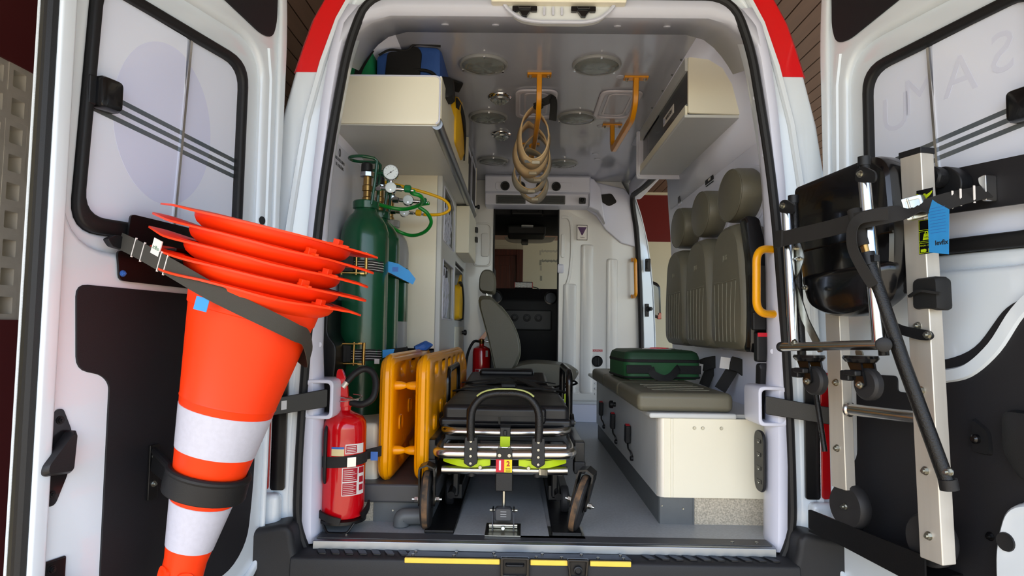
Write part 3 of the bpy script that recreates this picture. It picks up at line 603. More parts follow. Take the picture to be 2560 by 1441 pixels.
# ================= traffic cones strapped to the left door =================
CA=V((-.751,-.56,.737)); CT=V((-.905,-.548,.095)); AX=(CA-CT).normalized(); CL=(CA-CT).length
e1=(V((1,0,0))-AX*AX.x).normalized(); e2=AX.cross(e1)           # e1 to the right, e2 away from camera
SL=(.152-.046)/CL
def cone(i):
    off=AX*.037*i+e1*.004*math.sin(i*2.1); rr=random.Random(i+3)
    T=CT+off; labels=['lowest orange traffic cone of the nested stack, its striped body showing below the others','second orange traffic cone from the bottom of the nested stack','middle orange traffic cone of the five nested upside down','fourth orange traffic cone from the bottom, just under the topmost','topmost orange traffic cone of the stack, its rim tilted against the door window']
    t=thing('traffic_cone',T-AX*.09,labels[i],'traffic cone','five upside down traffic cones strapped to the left door')
    rad=lambda h:.046+SL*h
    h1=CL+.012
    prof=[(.040,-.075),(.046,-.07),(.046,-.02),(rad(0),0)]
    if i==0: prof+=[(rad(.12),.12),(rad(.418),.418),(rad(.421)+.0015,.421),(rad(.424),.424)]
    prof+=[(rad(h1-.03),h1-.03),(rad(h1-.03)+.003,h1-.028),(rad(h1)+.002,h1),(.166,h1+.004),(.180,h1+.013),(.187,h1+.024),(.189,h1+.037),(.186,h1+.037),(.16,h1+.014),(.148,h1)]
    obj('body',B().lathe(prof,T,AX,48,False),'cone_orange',t)
    # wavy square foot plate
    n=72; c1,c2=[],[]; o=T+AX*(h1+.034)
    sq=rpoly([(.28,.0),(.13,.200),(-.14,.200),(-.315,0),(-.14,-.200),(.13,-.200)],[.05,.09,.09,.05,.09,.09],7)
    a1=e1; a2=e2
    tw=rr.uniform(-.08,.08); ph=rr.uniform(0,6.28)
    rings=[]
    for k,f in enumerate((0,.62,.78,.9,1.0)):
        ring=[]
        for (a,b_) in (sq if k>0 else [(.189*math.cos(math.atan2(q[1],q[0])),.189*math.sin(math.atan2(q[1],q[0]))) for q in sq]):
            if k>0:
                R0=math.hypot(a,b_); fr=(f-.62)/.38; base=.192; rad_=base+(R0-base)*fr; th=math.atan2(b_,a); a,b_=rad_*math.cos(th),rad_*math.sin(th)
            th=math.atan2(b_,a)+tw; r_=math.hypot(a,b_); w=max(0,(r_-.19)/.12)
            dz=.020*w*math.sin(2*th+PI*.6+.3*math.sin(ph))-.034*w*w*(1 if math.cos(th)>0 else .5)+.005*w*math.sin(5*th+ph)
            ring.append(o+(a1*math.cos(th)+a2*math.sin(th))*r_+AX*dz)
        rings.append(ring)
    b=B(); th_=.0045
    b.loft(rings+[[p+AX*th_ for p in r] for r in reversed(rings)],True,False); obj('foot_plate',b,'cone_orange',t)
    for k,an in enumerate((-.75,-.42)):      # moulded clips on the foot plate
        d=(e1*math.cos(an)+e2*math.sin(an)); p=o+d*.205+AX*.003
        if k==i%2: continue
        M=frame(p,d,AX.cross(d),AX); obj('moulded_clip',B().prism([(-.03,-.004),(.028,-.004),(.028,.004),(-.03,.004)],M,.0,.006).prism([(-.012,-.011),(.006,-.011),(.0,.012),(-.01,.012)],M,0,.016),'cone_orange',t,bevel=.0015)
    if i==0:
        for h0,h2 in ((.055,.168),(.296,.400)):
            obj('reflective_band',B().lathe([(rad(h0)+.0012,h0),(rad(h2)+.0012,h2),(rad(h2)+.0002,h2+.001)],T,AX,48,False),'tape',t)
        for an in (-2.2,-1.0): 
            d=e1*math.cos(an)+e2*math.sin(an); obj('tip_lug',B().pad(rrect(-.02,.02,-.03,.03,.018,5),frame(T-AX*.02+d*.043,AX.cross(d),AX,d),[(1,0),(1,.008),(.7,.008),(.6,.002)]),'cone_orange',t)
    return t
for i in range(5): cone(i)
# holder ring low on the door
hr=thing('cone_holder',LF@V((.49,.17,.0)),'black padded hoop bracket on the left door holding the cone tips','bracket')
hc=CT+AX*.212; rr_=.046+SL*.212+.012; path=[]
for k in range(25):
    an=R(200+ (k/24)*235); path.append(hc+e1*math.cos(an)*rr_+e2*math.sin(an)*rr_)
obj('hoop',B().strapw([LF@V((.475,path[0].z+.02,.008)),path[0]*.5+(LF@V((.48,path[0].z+.015,.06)))*.5]+path,.052,.012,AX),'rubber',hr,bevel=.003)
obj('hoop_roll',B().tube([LF@V((.475,path[0].z+.045,.008))]+[p+AX*.028 for p in path],.009,10),'rubber',hr)
obj('mount_plate',B().bx(.46,.49,.24,.38,.004,.012,LF),'black_paint',hr,bevel=.002)
for z in (.28,.35): bolt(LF@V((.475,z,.012)),LF.to_3x3()@V((0,0,1)),hr,.006,.006)
# upper support plate and the strap round the stack
sp=thing('cone_bracket',LF@V((.46,.80,.0)),'black steel shelf bracket behind the traffic cones on the left door','bracket')
obj('upper_plate',B().prism(rpoly([(.583,.965),(.30,.955),(.30,.865),(.59,.875)],.012,3),LF,.006,.012),'black_paint',sp)
obj('shelf',B().bx(.30,.585,.868,.876,.006,.16,LF),'black_paint',sp,bevel=.002)
obj('lower_plate',B().prism(rpoly([(.615,.872),(.33,.86),(.33,.79),(.605,.797),(.608,.83)],.015,3),LF,.004,.010),'black_paint',sp)
bolt(LF@V((.597,.815,.010)),LF.to_3x3()@V((0,0,1)),sp,.006,.006,'label_blue')
st=thing('cone_strap',LF@V((.60,.86,.02)),'olive black webbing strap tied around the stack of traffic cones','strap')
pth=[V(p) for p in [(-0.778,-0.75,0.77),(-0.711,-0.738,0.736),(-0.648,-0.712,0.703),(-0.609,-0.668,0.677),(-0.605,-0.6,0.661)]]
so_=CA-AX*.10; pth+=[so_+e1*.15+e2*.06,so_+e1*.09+e2*.14,so_+e2*.155+AX*.05,LF@V((.36,.80,.02))]
lead=[LF@V((.618,.893,.02))]+[V(p) for p in [(-0.991,-0.66,0.867),(-0.869,-0.735,0.817)]]
obj('webbing',B().strapw(smooth_path(lead+pth,5),.040,.002,AX),'webbing_olive',st)
obj('hook',B().prism(rpoly([(.60,.87),(.645,.875),(.66,.892),(.635,.905),(.60,.9)],.006,3),LF,.012,.03),'plastic',st,bevel=.003)
mid=smooth_path(lead+pth[:2],6)
for k in (5,7,10,11):
    p=mid[k]; t_=(mid[k+1]-mid[k]).normalized(); obj('stitch',B().bx(-.0012,.0012,-.0235,.0235,-.002,.002,frame(p,t_,t_.cross(AX).cross(t_).normalized() if 0 else AX,t_.cross(AX))),'label_white',st)
p=mid[9]; t_=(mid[10]-mid[9]).normalized(); fm=frame(p+AX*.026,t_,AX,t_.cross(AX)); tg=obj('maker_tag',B().bx(-.018,.018,-.018,.018,-.0012,.0012,fm),'label_white',st)
fm2=frame(p+AX*.026,t_,AX,t_.cross(AX)); obj('tag_text',text('trilho',.013,fm2@Matrix.Translation((0,-.002,.0014)),.0002),'knob_green',tg); obj('tag_text',text('trilho',.013,fm2@Matrix.Rotation(PI,4,'Y')@Matrix.Translation((0,-.002,.0014)),.0002),'knob_green',tg)
obj('blue_tag',B().bx(-.014,.016,-.026,.004,0,.0012,frame(V((-0.792,-0.745,0.749)),e1,AX,-e2)),'tag_blue',st)
# ================= folded transport chair on the right door =================
n3=RF.to_3x3()@V((0,0,1)); U3=RF.to_3x3()@V((1,0,0))
ch=thing('transport_chair',RF@V((.35,.15,.12)),'folded steel and black plastic stair chair strapped to the right door','transport chair')
Q=lambda u,z,c:RF@V((u,z,c))
def rail(u0,z0,u1,z1,c,w,d,name):
    M=frame(Q(u0,z0,c),U3,(Q(u1,z1,c)-Q(u0,z0,c)),n3); L=(Q(u1,z1,c)-Q(u0,z0,c)).length
    return obj(name,B().bx(-w/2,w/2,0,L,-d/2,d/2,M),'aluminium',ch,bevel=.003)
ra=rail(.197,.245,.180,.80,.12,.058,.035,'square_rail')
rb=rail(.512,.145,.478,1.155,.13,.064,.042,'square_rail')
obj('rail_cap',B().bx(-.034,.034,-.012,.004,-.023,.023,frame(Q(.478,1.163,.13),U3,(0,0,1),n3)),'plastic',rb,bevel=.002)
for z in (.205,.36,.555,.715): bolt(Q(.510-.034*(z-.145),z,.151),n3,rb,.008,.008)
for z in (.36,.55): bolt(Q(.195,z,.1375),n3,ra,.008,.008)
obj('cross_bar',B().cyl(Q(.20,.475,.12),Q(.485,.482,.12),.0165,n=20),'alu_tube',ch); obj('weld_bead',B().lathe([(.022,0),(.021,.006),(.0165,.01)],Q(.222,.475,.12),U3,18),'alu_tube',ch)
for u,z in ((.205,.195),(.455,.175)):
    w=obj('main_wheel',B().lathe([(.045,-.018),(.060,-.02),(.066,-.012),(.067,0),(.066,.012),(.060,.02),(.045,.018)],Q(u,z,.105 if u<.3 else .085),n3,36),'tyre',ch)
    obj('wheel_hub',B().lathe([(.046,.012),(.044,.015),(.012,.015),(.010,.019)],Q(u,z,.105 if u<.3 else .085),n3,28),'plastic',w); bolt(Q(u,z,.123 if u<.3 else .103),n3,w,.007,.01)
# bright steel front frame
SC=.27
tb=lambda pts,r,m,name,n=16:obj(name,B().tube([Q(*p) for p in pts],r,n),m,ch)
def L2(l,c): return [(u,z,c) for u,z in l]
T1=[(0.154,1.071),(0.178,0.659)]; T2=[(0.451,1.1),(0.488,0.668)]; TC=[(0.136,0.651),(0.509,0.668)]
f1=tb(L2(T1,SC),.0145,'steel','front_tube'); f2=tb(L2(T2,SC),.0155,'steel','front_tube')
fc=tb(L2(TC,SC+.004),.0125,'alu_tube','front_cross_tube')
obj('tube_plug',B().lathe([(.016,0),(.018,.004),(.018,.014),(.015,.016)],Q(*TC[1],SC+.004)+n3*.004,U3*.8+n3*.6,20),'rubber',fc); obj('tube_plug',B().lathe([(.014,0),(.016,.004),(.014,.012)],Q(*TC[0],SC+.004),-U3,18),'rubber',fc)
for p,fx in ((T1,f1),(T2,f2)):
    obj('pivot_clevis',B().prism(rpoly([(-.02,-.016),(.045,-.032),(.048,-.006),(.01,.018),(-.016,.016)],.012,4),frame(Q(p[0][0]+.006,p[0][1]-.002,SC+.012),U3,(0,0,1),n3),-.002,.004),'plastic',fx); bolt(Q(p[0][0]+.006,p[0][1]-.002,SC+.016),n3,fx,.007,.007)
    bolt(Q(p[1][0]+.012,p[1][1]+.004,SC+.008),V((0,-.6,.8)),fx,.008,.008)
K1=[(0.141,1.095),(0.17,0.615)]; K2=[(0.416,1.145),(0.468,0.64)]
for k_ in (K1,K2):
    kb=tb(L2(k_,.235),.0125,'hammer_black','back_tube'); obj('tube_cap',B().cyl(Q(*k_[0],.235)-V((0,0,.012)),Q(*k_[0],.235)+V((0,0,.012)),.0155),'plastic',kb)
# moulded seat and back shell
sh=[(0.073,1.148),(0.375,1.172),(0.412,1.167),(0.443,1.134),(0.456,0.977),(0.45,0.843),(0.419,0.781),(0.334,0.742),(0.214,0.744),(0.132,0.776),(0.105,0.868)]
sh=rpoly(sh,[.02,.04,.03,.04,.05,.06,.06,.05,.05,.04,.03],4)
obj('seat_shell',B().pad(sh,RF,[(.93,.10),(1,.125),(1,.165),(.985,.18),(.93,.188)]),'plastic_gloss',ch)
bk=rpoly([(0.13,0.866),(0.406,0.883),(0.461,0.883),(0.441,0.779),(0.355,0.74),(0.245,0.741),(0.163,0.774)],[.02,.02,.03,.04,.05,.05,.03],4)
obj('seat_bucket',B().pad(bk,RF,[(1,.17),(.98,.20),(.9,.216),(.7,.224)]),'plastic_gloss',ch)
cr=[(0.12,0.942),(0.249,0.949),(0.36,0.955),(0.456,0.957)]; obj('shell_crease',B().tube([Q(u,z,.187) for u,z in cr],.0035,8),'plastic_gloss',ch)
cu_=[(0.439,1.065),(0.468,1.018),(0.472,0.893),(0.448,0.834)]; obj('side_cushion',B().pad(rpoly([(0.412,1.082),(0.45,1.066),(0.469,0.977),(0.463,0.844),(0.428,0.794),(0.403,0.816)],[.02,.03,.05,.05,.04,.02],4),RF,[(.9,.06),(1,.085),(1,.125),(.9,.14)]),'stretcher_vinyl',ch)
# zinc links
obj('zinc_link',B().prism(rpoly([(0.142,0.964),(0.193,0.956),(0.209,0.912),(0.188,0.874),(0.167,0.85),(0.222,0.731),(0.281,0.647),(0.259,0.637),(0.192,0.732),(0.139,0.864),(0.171,0.908)],.008,2),RF,.25,.254),'zinc',ch)
obj('zinc_link',B().prism(rpoly([(0.275,0.647),(0.299,0.647),(0.333,0.559),(0.321,0.551),(0.304,0.558)],.006,2),RF,.14,.145),'zinc',ch)
for px in [(0.172,0.943),(0.185,0.91),(0.152,0.799),(0.214,0.823)]: bolt(Q(px[0],px[1],.254),n3,ch,.006,.008)
# telescopic arm with foam grip
G=[(0.436,1.009),(0.462,0.914)]; A=[(0.45,0.915),(0.602,0.352)]
ga=obj('foam_grip',B().tube([Q(G[0][0],G[0][1],.29),Q(G[0][0]*.5+G[1][0]*.5,G[0][1]*.5+G[1][1]*.5,.288),Q(*G[1],.285)],[.016,.0175,.0165],16),'webbing',ch)
tb([(G[1][0],G[1][1]+.01,.285),(G[1][0]+.008,G[1][1]-.03,.28)],.011,'brass','arm_rod'); A0=(G[1][0]+.005,G[1][1]-.022); 
obj('clamp_collar',B().cyl(Q(A0[0],A0[1]+.004,.281),Q(A0[0]+.006,A0[1]-.028,.279),.019).bx(.01,.032,-.02,-.004,-.008,.008,frame(Q(A0[0],A0[1],.281),U3,(0,0,1),n3)),'plastic',ch)
tb([(A0[0]+.004,A0[1]-.02,.279),(A[1][0]*.5+A0[0]*.5-.008,A[1][1]*.5+A0[1]*.5,.235),(*A[1],.195)],.0165,'hammer_black','support_arm',18)
obj('arm_foot',B().cyl(Q(A[1][0],A[1][1]+.012,.196),Q(A[1][0]+.002,A[1][1]-.012,.193),.020),'rubber',ch); bolt(Q(A[1][0]+.008,A[1][1]+.03,.20),n3,ch,.008,.01)
tb(L2([(0.095,0.538),(0.135,0.339)],.13),.008,'hammer_black','thin_brace')
obj('pivot_plate',B().prism(rpoly([(0.415,0.731),(0.457,0.715),(0.538,0.703),(0.547,0.689),(0.533,0.679),(0.502,0.681),(0.419,0.7)],.01,3),RF,.16,.166),'plastic',ch); bolt(Q(*(0.534,0.693),.168),n3,ch,.008,.008)
# castors under the front cross tube
for u,z in ((0.242,0.63),(0.43,0.636)):
    FM=frame(Q(u,z,SC),U3,(0,0,1),n3); fk=rpoly([(-.024,-.01),(.022,-.01),(.036,-.072),(.012,-.078)],.008,3)
    c=obj('castor_fork',B().lathe([(.040,.0),(.043,-.007),(.036,-.016),(.016,-.02)],Q(u,z+.002,SC),(0,0,1),24).prism(fk,FM,.017,.023).prism(fk,FM,-.023,-.017),'plastic_gloss',ch)
    obj('castor_wheel',B().lathe([(.024,-.014),(.034,-.014),(.040,-.008),(.040,.008),(.034,.014),(.024,.014)],Q(u+.024,z-.068,SC),n3,28),'tyre',c); obj('castor_brake',B().bx(-.034,-.004,-.062,-.036,.014,.036,FM).bx(-.016,.026,-.048,-.034,.022,.042,FM),'plastic',c,bevel=.004); bolt(Q(u+.02,z-.07,SC+.023),n3,c,.007,.007)
obj('cloth_wrap',B().pad(rpoly([(0.483,0.834),(0.554,0.837),(0.557,0.751),(0.522,0.758),(0.482,0.755)],.012,3),RF,[(.9,.112),(1.0,.125),(1,.150),(.9,.160)]),'bag_black',ch)
obj('cloth_fold',B().strap(smooth_path([Q(u,z,c) for (u,z),c in zip([(0.483,0.789),(0.518,0.801),(0.563,0.793)],(.168,.172,.16))],4),.006,.008,n3),'bag_black',ch)
# stickers on the rail
sf=lambda u0,u1,z0,z1,m,name,par,c=.1515:obj(name,B().bx(u0,u1,z0,z1,c,c+.0008,RF),m,par)
e_=[(0.494,1.056),(0.544,1.023),(0.499,0.98),(0.544,0.894)]
s1=sf(e_[0][0]+.002,e_[1][0]-.001,e_[1][1],e_[0][1],'plastic_gloss','eagle_sticker',rb)
cx=(e_[0][0]+e_[1][0])/2; cz=(e_[0][1]+e_[1][1])/2; k=(e_[1][0]-e_[0][0])*.46
eg=[(-1,.55),(-.9,.2),(-.62,-.12),(-.35,-.35),(-.2,-.6),(.2,-.6),(.35,-.35),(.62,-.12),(.9,.2),(1,.55),(.55,.25),(.3,.15),(.2,.1),(.12,.32),(-.12,.32),(-.2,.1),(-.3,.15),(-.55,.25)]
obj('eagle_emblem',B().prism([(cx+a*k,cz+b_*k*.75) for a,b_ in eg],RF,.1523,.1528),'lime',s1)
z0,z1=e_[3][1],e_[2][1]; u0,u1=e_[0][0]+.006,e_[1][0]+.001; s2=sf(u0,u1,z0,z1,'plastic_gloss','warning_sticker',rb)
hh=(z1-z0)/3
for k in range(3):
    a,c_=z0+hh*k+.002,z0+hh*(k+1)-.001; obj('sticker_frame',panel([(u0+.001,a),(u1-.001,a),(u1-.001,c_),(u0+.001,c_)],[[(u0+.002,a+.001),(u1-.002,a+.001),(u1-.002,c_-.001),(u0+.002,c_-.001)]],RF,.1523,.1526),'lime',s2)
um=(u0+u1)/2
obj('weight_icon',panel([(um-.011,z0+hh+.006),(um+.011,z0+hh+.006),(um+.007,z0+hh+.022),(um-.007,z0+hh+.022)],[],RF,.1523,.1527),'lime',s2)
obj('weight_ring',panel(ell((um,z0+hh+.023),.005,.005,14),[ell((um,z0+hh+.023),.0025,.0025,12)],RF,.1523,.1527),'lime',s2)
obj('weight_text',text('160Kg',.0055,RF@Matrix.Translation((um,z0+hh+.0125,.1530)),.0001),'ink',s2)
obj('warning_text',text('ATENÇÃO - WARNING',.0042,RF@Matrix.Translation((um,z0+hh-.008,.1527)),.0001),'lime',s2)
obj('buckle_icon',B().bx(u0+.005,u0+.015,z0+.005,z0+.012,.1523,.1527,RF).prism([(u0+.015,z0+.004),(u0+.021,z0+.006),(u0+.021,z0+.011),(u0+.015,z0+.013)],RF,.1523,.1527).bx(u0+.027,u0+.037,z0+.004,z0+.013,.1523,.1527,RF),'lime',s2)
# door brackets that carry the chair
cb=thing('chair_mount',RF@V((.3,.09,0)),'black steel mounting brackets on the right door under the folded chair','bracket')
obj('lower_plate',B().prism(rpoly([(.055,.148),(.47,.143),(.47,.06),(.055,.09)],.006,2),RF,.120,.126),'black_paint',cb); obj('lower_shelf',B().bx(.055,.47,.08,.088,.0,.125,RF),'black_paint',cb)
obj('upper_board',B().prism(rpoly([(.26,1.135),(.745,1.115),(.745,1.0),(.26,1.02)],.008,2),RF,.012,.02),'door_panel',cb); obj('board_spacer',B().bx(.30,.34,.95,1.1,-.004,.013,RF).bx(.68,.72,.95,1.1,-.004,.013,RF),'black_paint',cb)
obj('knob_plate',B().prism(rpoly([(0.457,1.123),(0.497,1.131),(0.541,1.096),(0.542,1.051),(0.457,1.057)],.02,4),RF,.02,.06),'plastic',cb,bevel=.004); obj('knob',B().lathe([(.026,0),(.028,.008),(.028,.03),(.022,.034)],Q(*(0.485,1.098),.06),n3,10),'plastic',cb)
# chair strap with buckle and tags
cs=thing('chair_strap',Q(.3,1.0,.27),'black ratchet strap with blue tag holding the folded chair on the right door','strap')
W_=[(*(0.144,0.966),.30),(*(0.183,0.967),.305),(*(0.342,0.971),.30),(*(0.48,0.978),.297),(*(0.528,0.99),.24),(*(0.54,1.006),.172),(*(0.577,1.024),.12),(*(0.6,1.042),.05)]
obj('webbing',B().strap(smooth_path([Q(*p) for p in W_],6),.044,.0025,n3),'webbing',cs)
obj('strap_end',B().strap([Q(W_[0][0]-.004,W_[0][1]+.004,W_[0][2]),Q(W_[1][0],W_[1][1],W_[1][2]+.004)],.05,.006,n3),'webbing',cs)
TL=[(*(0.54,0.982),.285),(*(0.491,0.979),.315),(*(0.475,0.954),.33),(*(0.474,0.906),.33),(*(0.488,0.854),.315),(*(0.506,0.81),.30)]
obj('strap_tail',B().strap(smooth_path([Q(*p) for p in TL],6),.028,.0022,n3*.6+U3*.1),'webbing',cs)
bf=frame(Q(*(0.524,1.007),.182),(Q(*W_[6])-Q(*W_[4])),V((0,0,1)),n3); a_,b_,c_=bf.to_3x3().col; bf=frame(bf.translation,a_,V((0,0,1))-a_*a_.z,n3)
bu=obj('cam_buckle',panel(rrect(-.024,.024,-.028,.028,.004,2),[rrect(-.015,.017,-.018,.018,.003,2)],bf,-.004,.010,.002),'zinc',cs); obj('buckle_lever',B().bx(-.017,.017,-.019,.019,.004,.009,bf).cyl(bf@V((-.012,-.026,.006)),bf@V((-.012,.026,.006)),.003),'zinc',bu,bevel=.001)
for u,z,c in ((*(0.57,1.023),.122),(*(0.583,1.026),.112),(*(0.6,1.032),.09)): obj('stitch',B().bx(-.001,.001,-.021,.021,-.002,.003,frame(Q(u,z,c),U3,V((0,0,1)),n3)),'label_white',cs)
obj('end_hook',B().prism(rpoly([(0.58,1.079),(0.601,1.084),(0.601,1.019),(0.589,1.019),(0.59,1.053),(0.582,1.063)],.004,2),RF,.02,.055),'alu_tube',cs,bevel=.002)
tp=[(0.563,1.02),(0.575,1.01),(0.607,0.989),(0.603,0.883),(0.55,0.893),(0.55,0.987)]
tg=obj('blue_tag',B().prism(tp,RF,.176,.1766),'tag_blue',cs)
tcx=sum(p[0] for p in tp[2:5])/3; obj('tag_text',text('levfix',.0165,RF@Matrix.Translation((tp[3][0]-.018,tp[3][1]+.030,.177)),.0001,bold=.0004),'ink',tg)
b=B()
for k in range(9): b.bx(tp[4][0]+.006,tp[3][0]-.006,tp[3][1]+.055+.0075*k,tp[3][1]+.0558+.0075*k,.1766,.177,RF)
obj('tag_print',b,'label_blue',tg)
obj('white_tag',B().prism([(a,b_) for a,b_ in [(0.551,1.015),(0.581,1.013),(0.563,1.001)]],RF,.115,.1156),'label_white',cs)
# ================= left side: shelf, cylinders, cabinets =================
LSH=thing('overhead_shelf',(-.63,1.4,1.49),'cream open-topped overhead shelf along the left wall with rounded end panel','shelf')
ep=obj('end_panel',panel(rpoly([(-.838,1.492),(-.413,1.492),(-.413,1.686),(-.815,1.686)],[.01,.022,.022,.01],5),[],XZ(.352),-.016,.004,.003),'laminate',LSH)
obj('end_edging',B().tube([V((x,.347,z)) for x,z in rpoly([(-.838,1.493),(-.414,1.493),(-.414,1.685),(-.815,1.685)],[.01,.022,.022,.01],5)][7:],.0035,8),'liner',LSH)
obj('bottom_board',B().bx(-.845,-.425,.36,2.45,1.488,1.50),'laminate_grey',LSH); obj('front_board',B().bx(-.42,-.408,.36,1.75,1.52,1.686),'laminate',LSH)
obj('bullnose_rail',B().cyl((-.425,.365,1.497),(-.425,2.45,1.497),.022,n=18),'alu_anod',LSH); obj('rail_end',B().ball((-.425,2.45,1.497),.022,10),'kick_grey',LSH)
obj('shelf_rail',B().bx(-.418,-.41,.36,1.75,1.686,1.69),'liner',LSH)
UC=thing('overhead_cabinet',(-.62,2.1,1.5),'closed overhead cabinet with dark sliding doors at the far end of left shelf','cabinet')
obj('body',B().bx(-.84,-.43,1.75,2.55,1.502,1.855),'laminate',UC,bevel=.004)
for y0,y1,x in ((1.78,2.16,-.425),(2.14,2.52,-.419)):
    f=obj('sliding_door',B().bx(x-.003,x,y0,y1,1.53,1.84),'cabin_dark',UC); obj('door_border',panel(rrect(y0,y1,1.53,1.84,.004,2),[rrect(y0+.02,y1-.02,1.55,1.82,.004,2)],YZ(x),0,.004),'liner',f)
obj('door_post',B().bx(-.43,-.412,1.75,1.775,1.50,1.855).bx(-.43,-.412,2.525,2.55,1.50,1.855),'laminate',UC,bevel=.003)
obj('cabinet_knob',B().lathe([(.008,0),(.008,.015),(.016,.018),(.016,.03),(.01,.034)],(-.415,2.48,1.56),(1,0,0),14),'plastic',UC)
# bags kept on the shelf
def blob(name,pts,M,rings,m,parent,**k): return obj(name,B().pad(pts,M,rings),m,parent,**k)
gb=thing('green_bag',(-.76,.62,1.50),'bright green cloth bag squeezed at the window end of the left shelf','bag')
blob('body',rpoly([(-.835,1.51),(-.705,1.51),(-.70,1.74),(-.715,1.84),(-.745,1.853),(-.80,1.80)],.03,4),XZ(.45),[(.9,-.36),(1,-.3),(1,-.02),(.93,.0),(.75,.01)],'bag_bright_green',gb)
obj('black_band',B().strapw(smooth_path([(-.775,.437,1.60),(-.765,.437,1.72),(-.74,.436,1.78),(-.712,.44,1.83)],5),.028,.004,(1,0,0)),'bag_black',gb)
bb=thing('blue_bag',(-.56,.6,1.50),'blue and black duffel bag lying on the left shelf','bag')
blob('body',rpoly([(-.70,1.51),(-.43,1.51),(-.425,1.72),(-.428,1.855),(-.53,1.862),(-.56,1.835),(-.64,1.84),(-.70,1.82)],.02,4),XZ(.47),[(.92,-.5),(1,-.42),(1,-.03),(.95,.0),(.8,.008)],'bag_blue',bb)
blob('black_panel',rpoly([(-.675,1.52),(-.525,1.52),(-.505,1.83),(-.53,1.858),(-.575,1.835),(-.65,1.83)],.02,4),XZ(.463),[(1,.0),(.97,.008),(.8,.012)],'bag_black',bb)
obj('piping',B().tube(smooth_path([(-.685,.462,1.815),(-.64,.46,1.838),(-.57,.458,1.835),(-.53,.458,1.862),(-.43,.462,1.856)],5),.005,8),'bag_black',bb)
obj('piping',B().tube(smooth_path([(-.55,.458,1.755),(-.49,.455,1.75),(-.455,.455,1.735),(-.43,.46,1.70)],5),.007,8),'bag_black',bb)
blob('side_pouch',rpoly([(.47,1.64),(.62,1.66),(.60,1.74),(.5,1.75)],.02,4),YZ(-.425),[(1,0),(.95,.03),(.75,.045)],'bag_black',bb)
yb=thing('yellow_bag',(-.45,1.15,1.62),'yellow rescue bag with black straps bulging over the left shelf edge','bag')
blob('body',rpoly([(.84,1.56),(1.25,1.56),(1.26,1.70),(1.15,1.80),(.95,1.835),(.86,1.78)],.05,4),YZ(-.60),[(.85,-.15),(1,-.1),(1,.16),(.93,.2),(.75,.215)],'bag_yellow',yb)
obj('black_strap',B().strapw(smooth_path([(-.40,.87,1.76),(-.385,.95,1.75),(-.378,1.06,1.72),(-.38,1.15,1.67),(-.39,1.22,1.58)],5),.05,.008,(0,.3,1)),'bag_black',yb)
obj('top_flap',B().prism(rpoly([(-.45,.78),(-.37,.86),(-.40,.97),(-.48,.9)],.01,2),frame((0,0,1.845),(1,0,0),(0,1,0),(.25,-.1,1)),0,.008),'bag_black',yb); obj('clear_pocket',B().prism(rpoly([(.97,1.765),(1.12,1.75),(1.12,1.79),(.99,1.81)],.01,3),YZ(-.386),0,.004),'collar_clear',yb)
# wall backing board behind the cylinders
obj('backing_board',panel(rpoly([(-.846,.36),(-.80,.36),(-.78,.55),(-.78,.62),(-.815,.66),(-.815,.80),(-.846,.80)],.02,3),[],XZ(.30),-.9,0,.006),'black_paint',None,label='black mounting board on the left wall behind the green oxygen cylinders',cat='board')
pg=thing('oxygen_pictogram',(-.848,.52,1.37),'small no smoking pictogram and two printed lines on left wall','sign')
obj('figure',panel(ell((.515,1.418),.014,.018,18),[ell((.515,1.418),.009,.012,16)],YZ(-.8495),0,.001),'cabin_dark',pg); obj('text_line',text('USO EXCLUSIVO',.019,YZ(-.8495)@Matrix.Translation((.52,1.385,.0005))),'box_grey',pg); obj('text_line',text('DE OXIGÊNIO',.019,YZ(-.8495)@Matrix.Translation((.52,1.36,.0005))),'box_grey',pg)
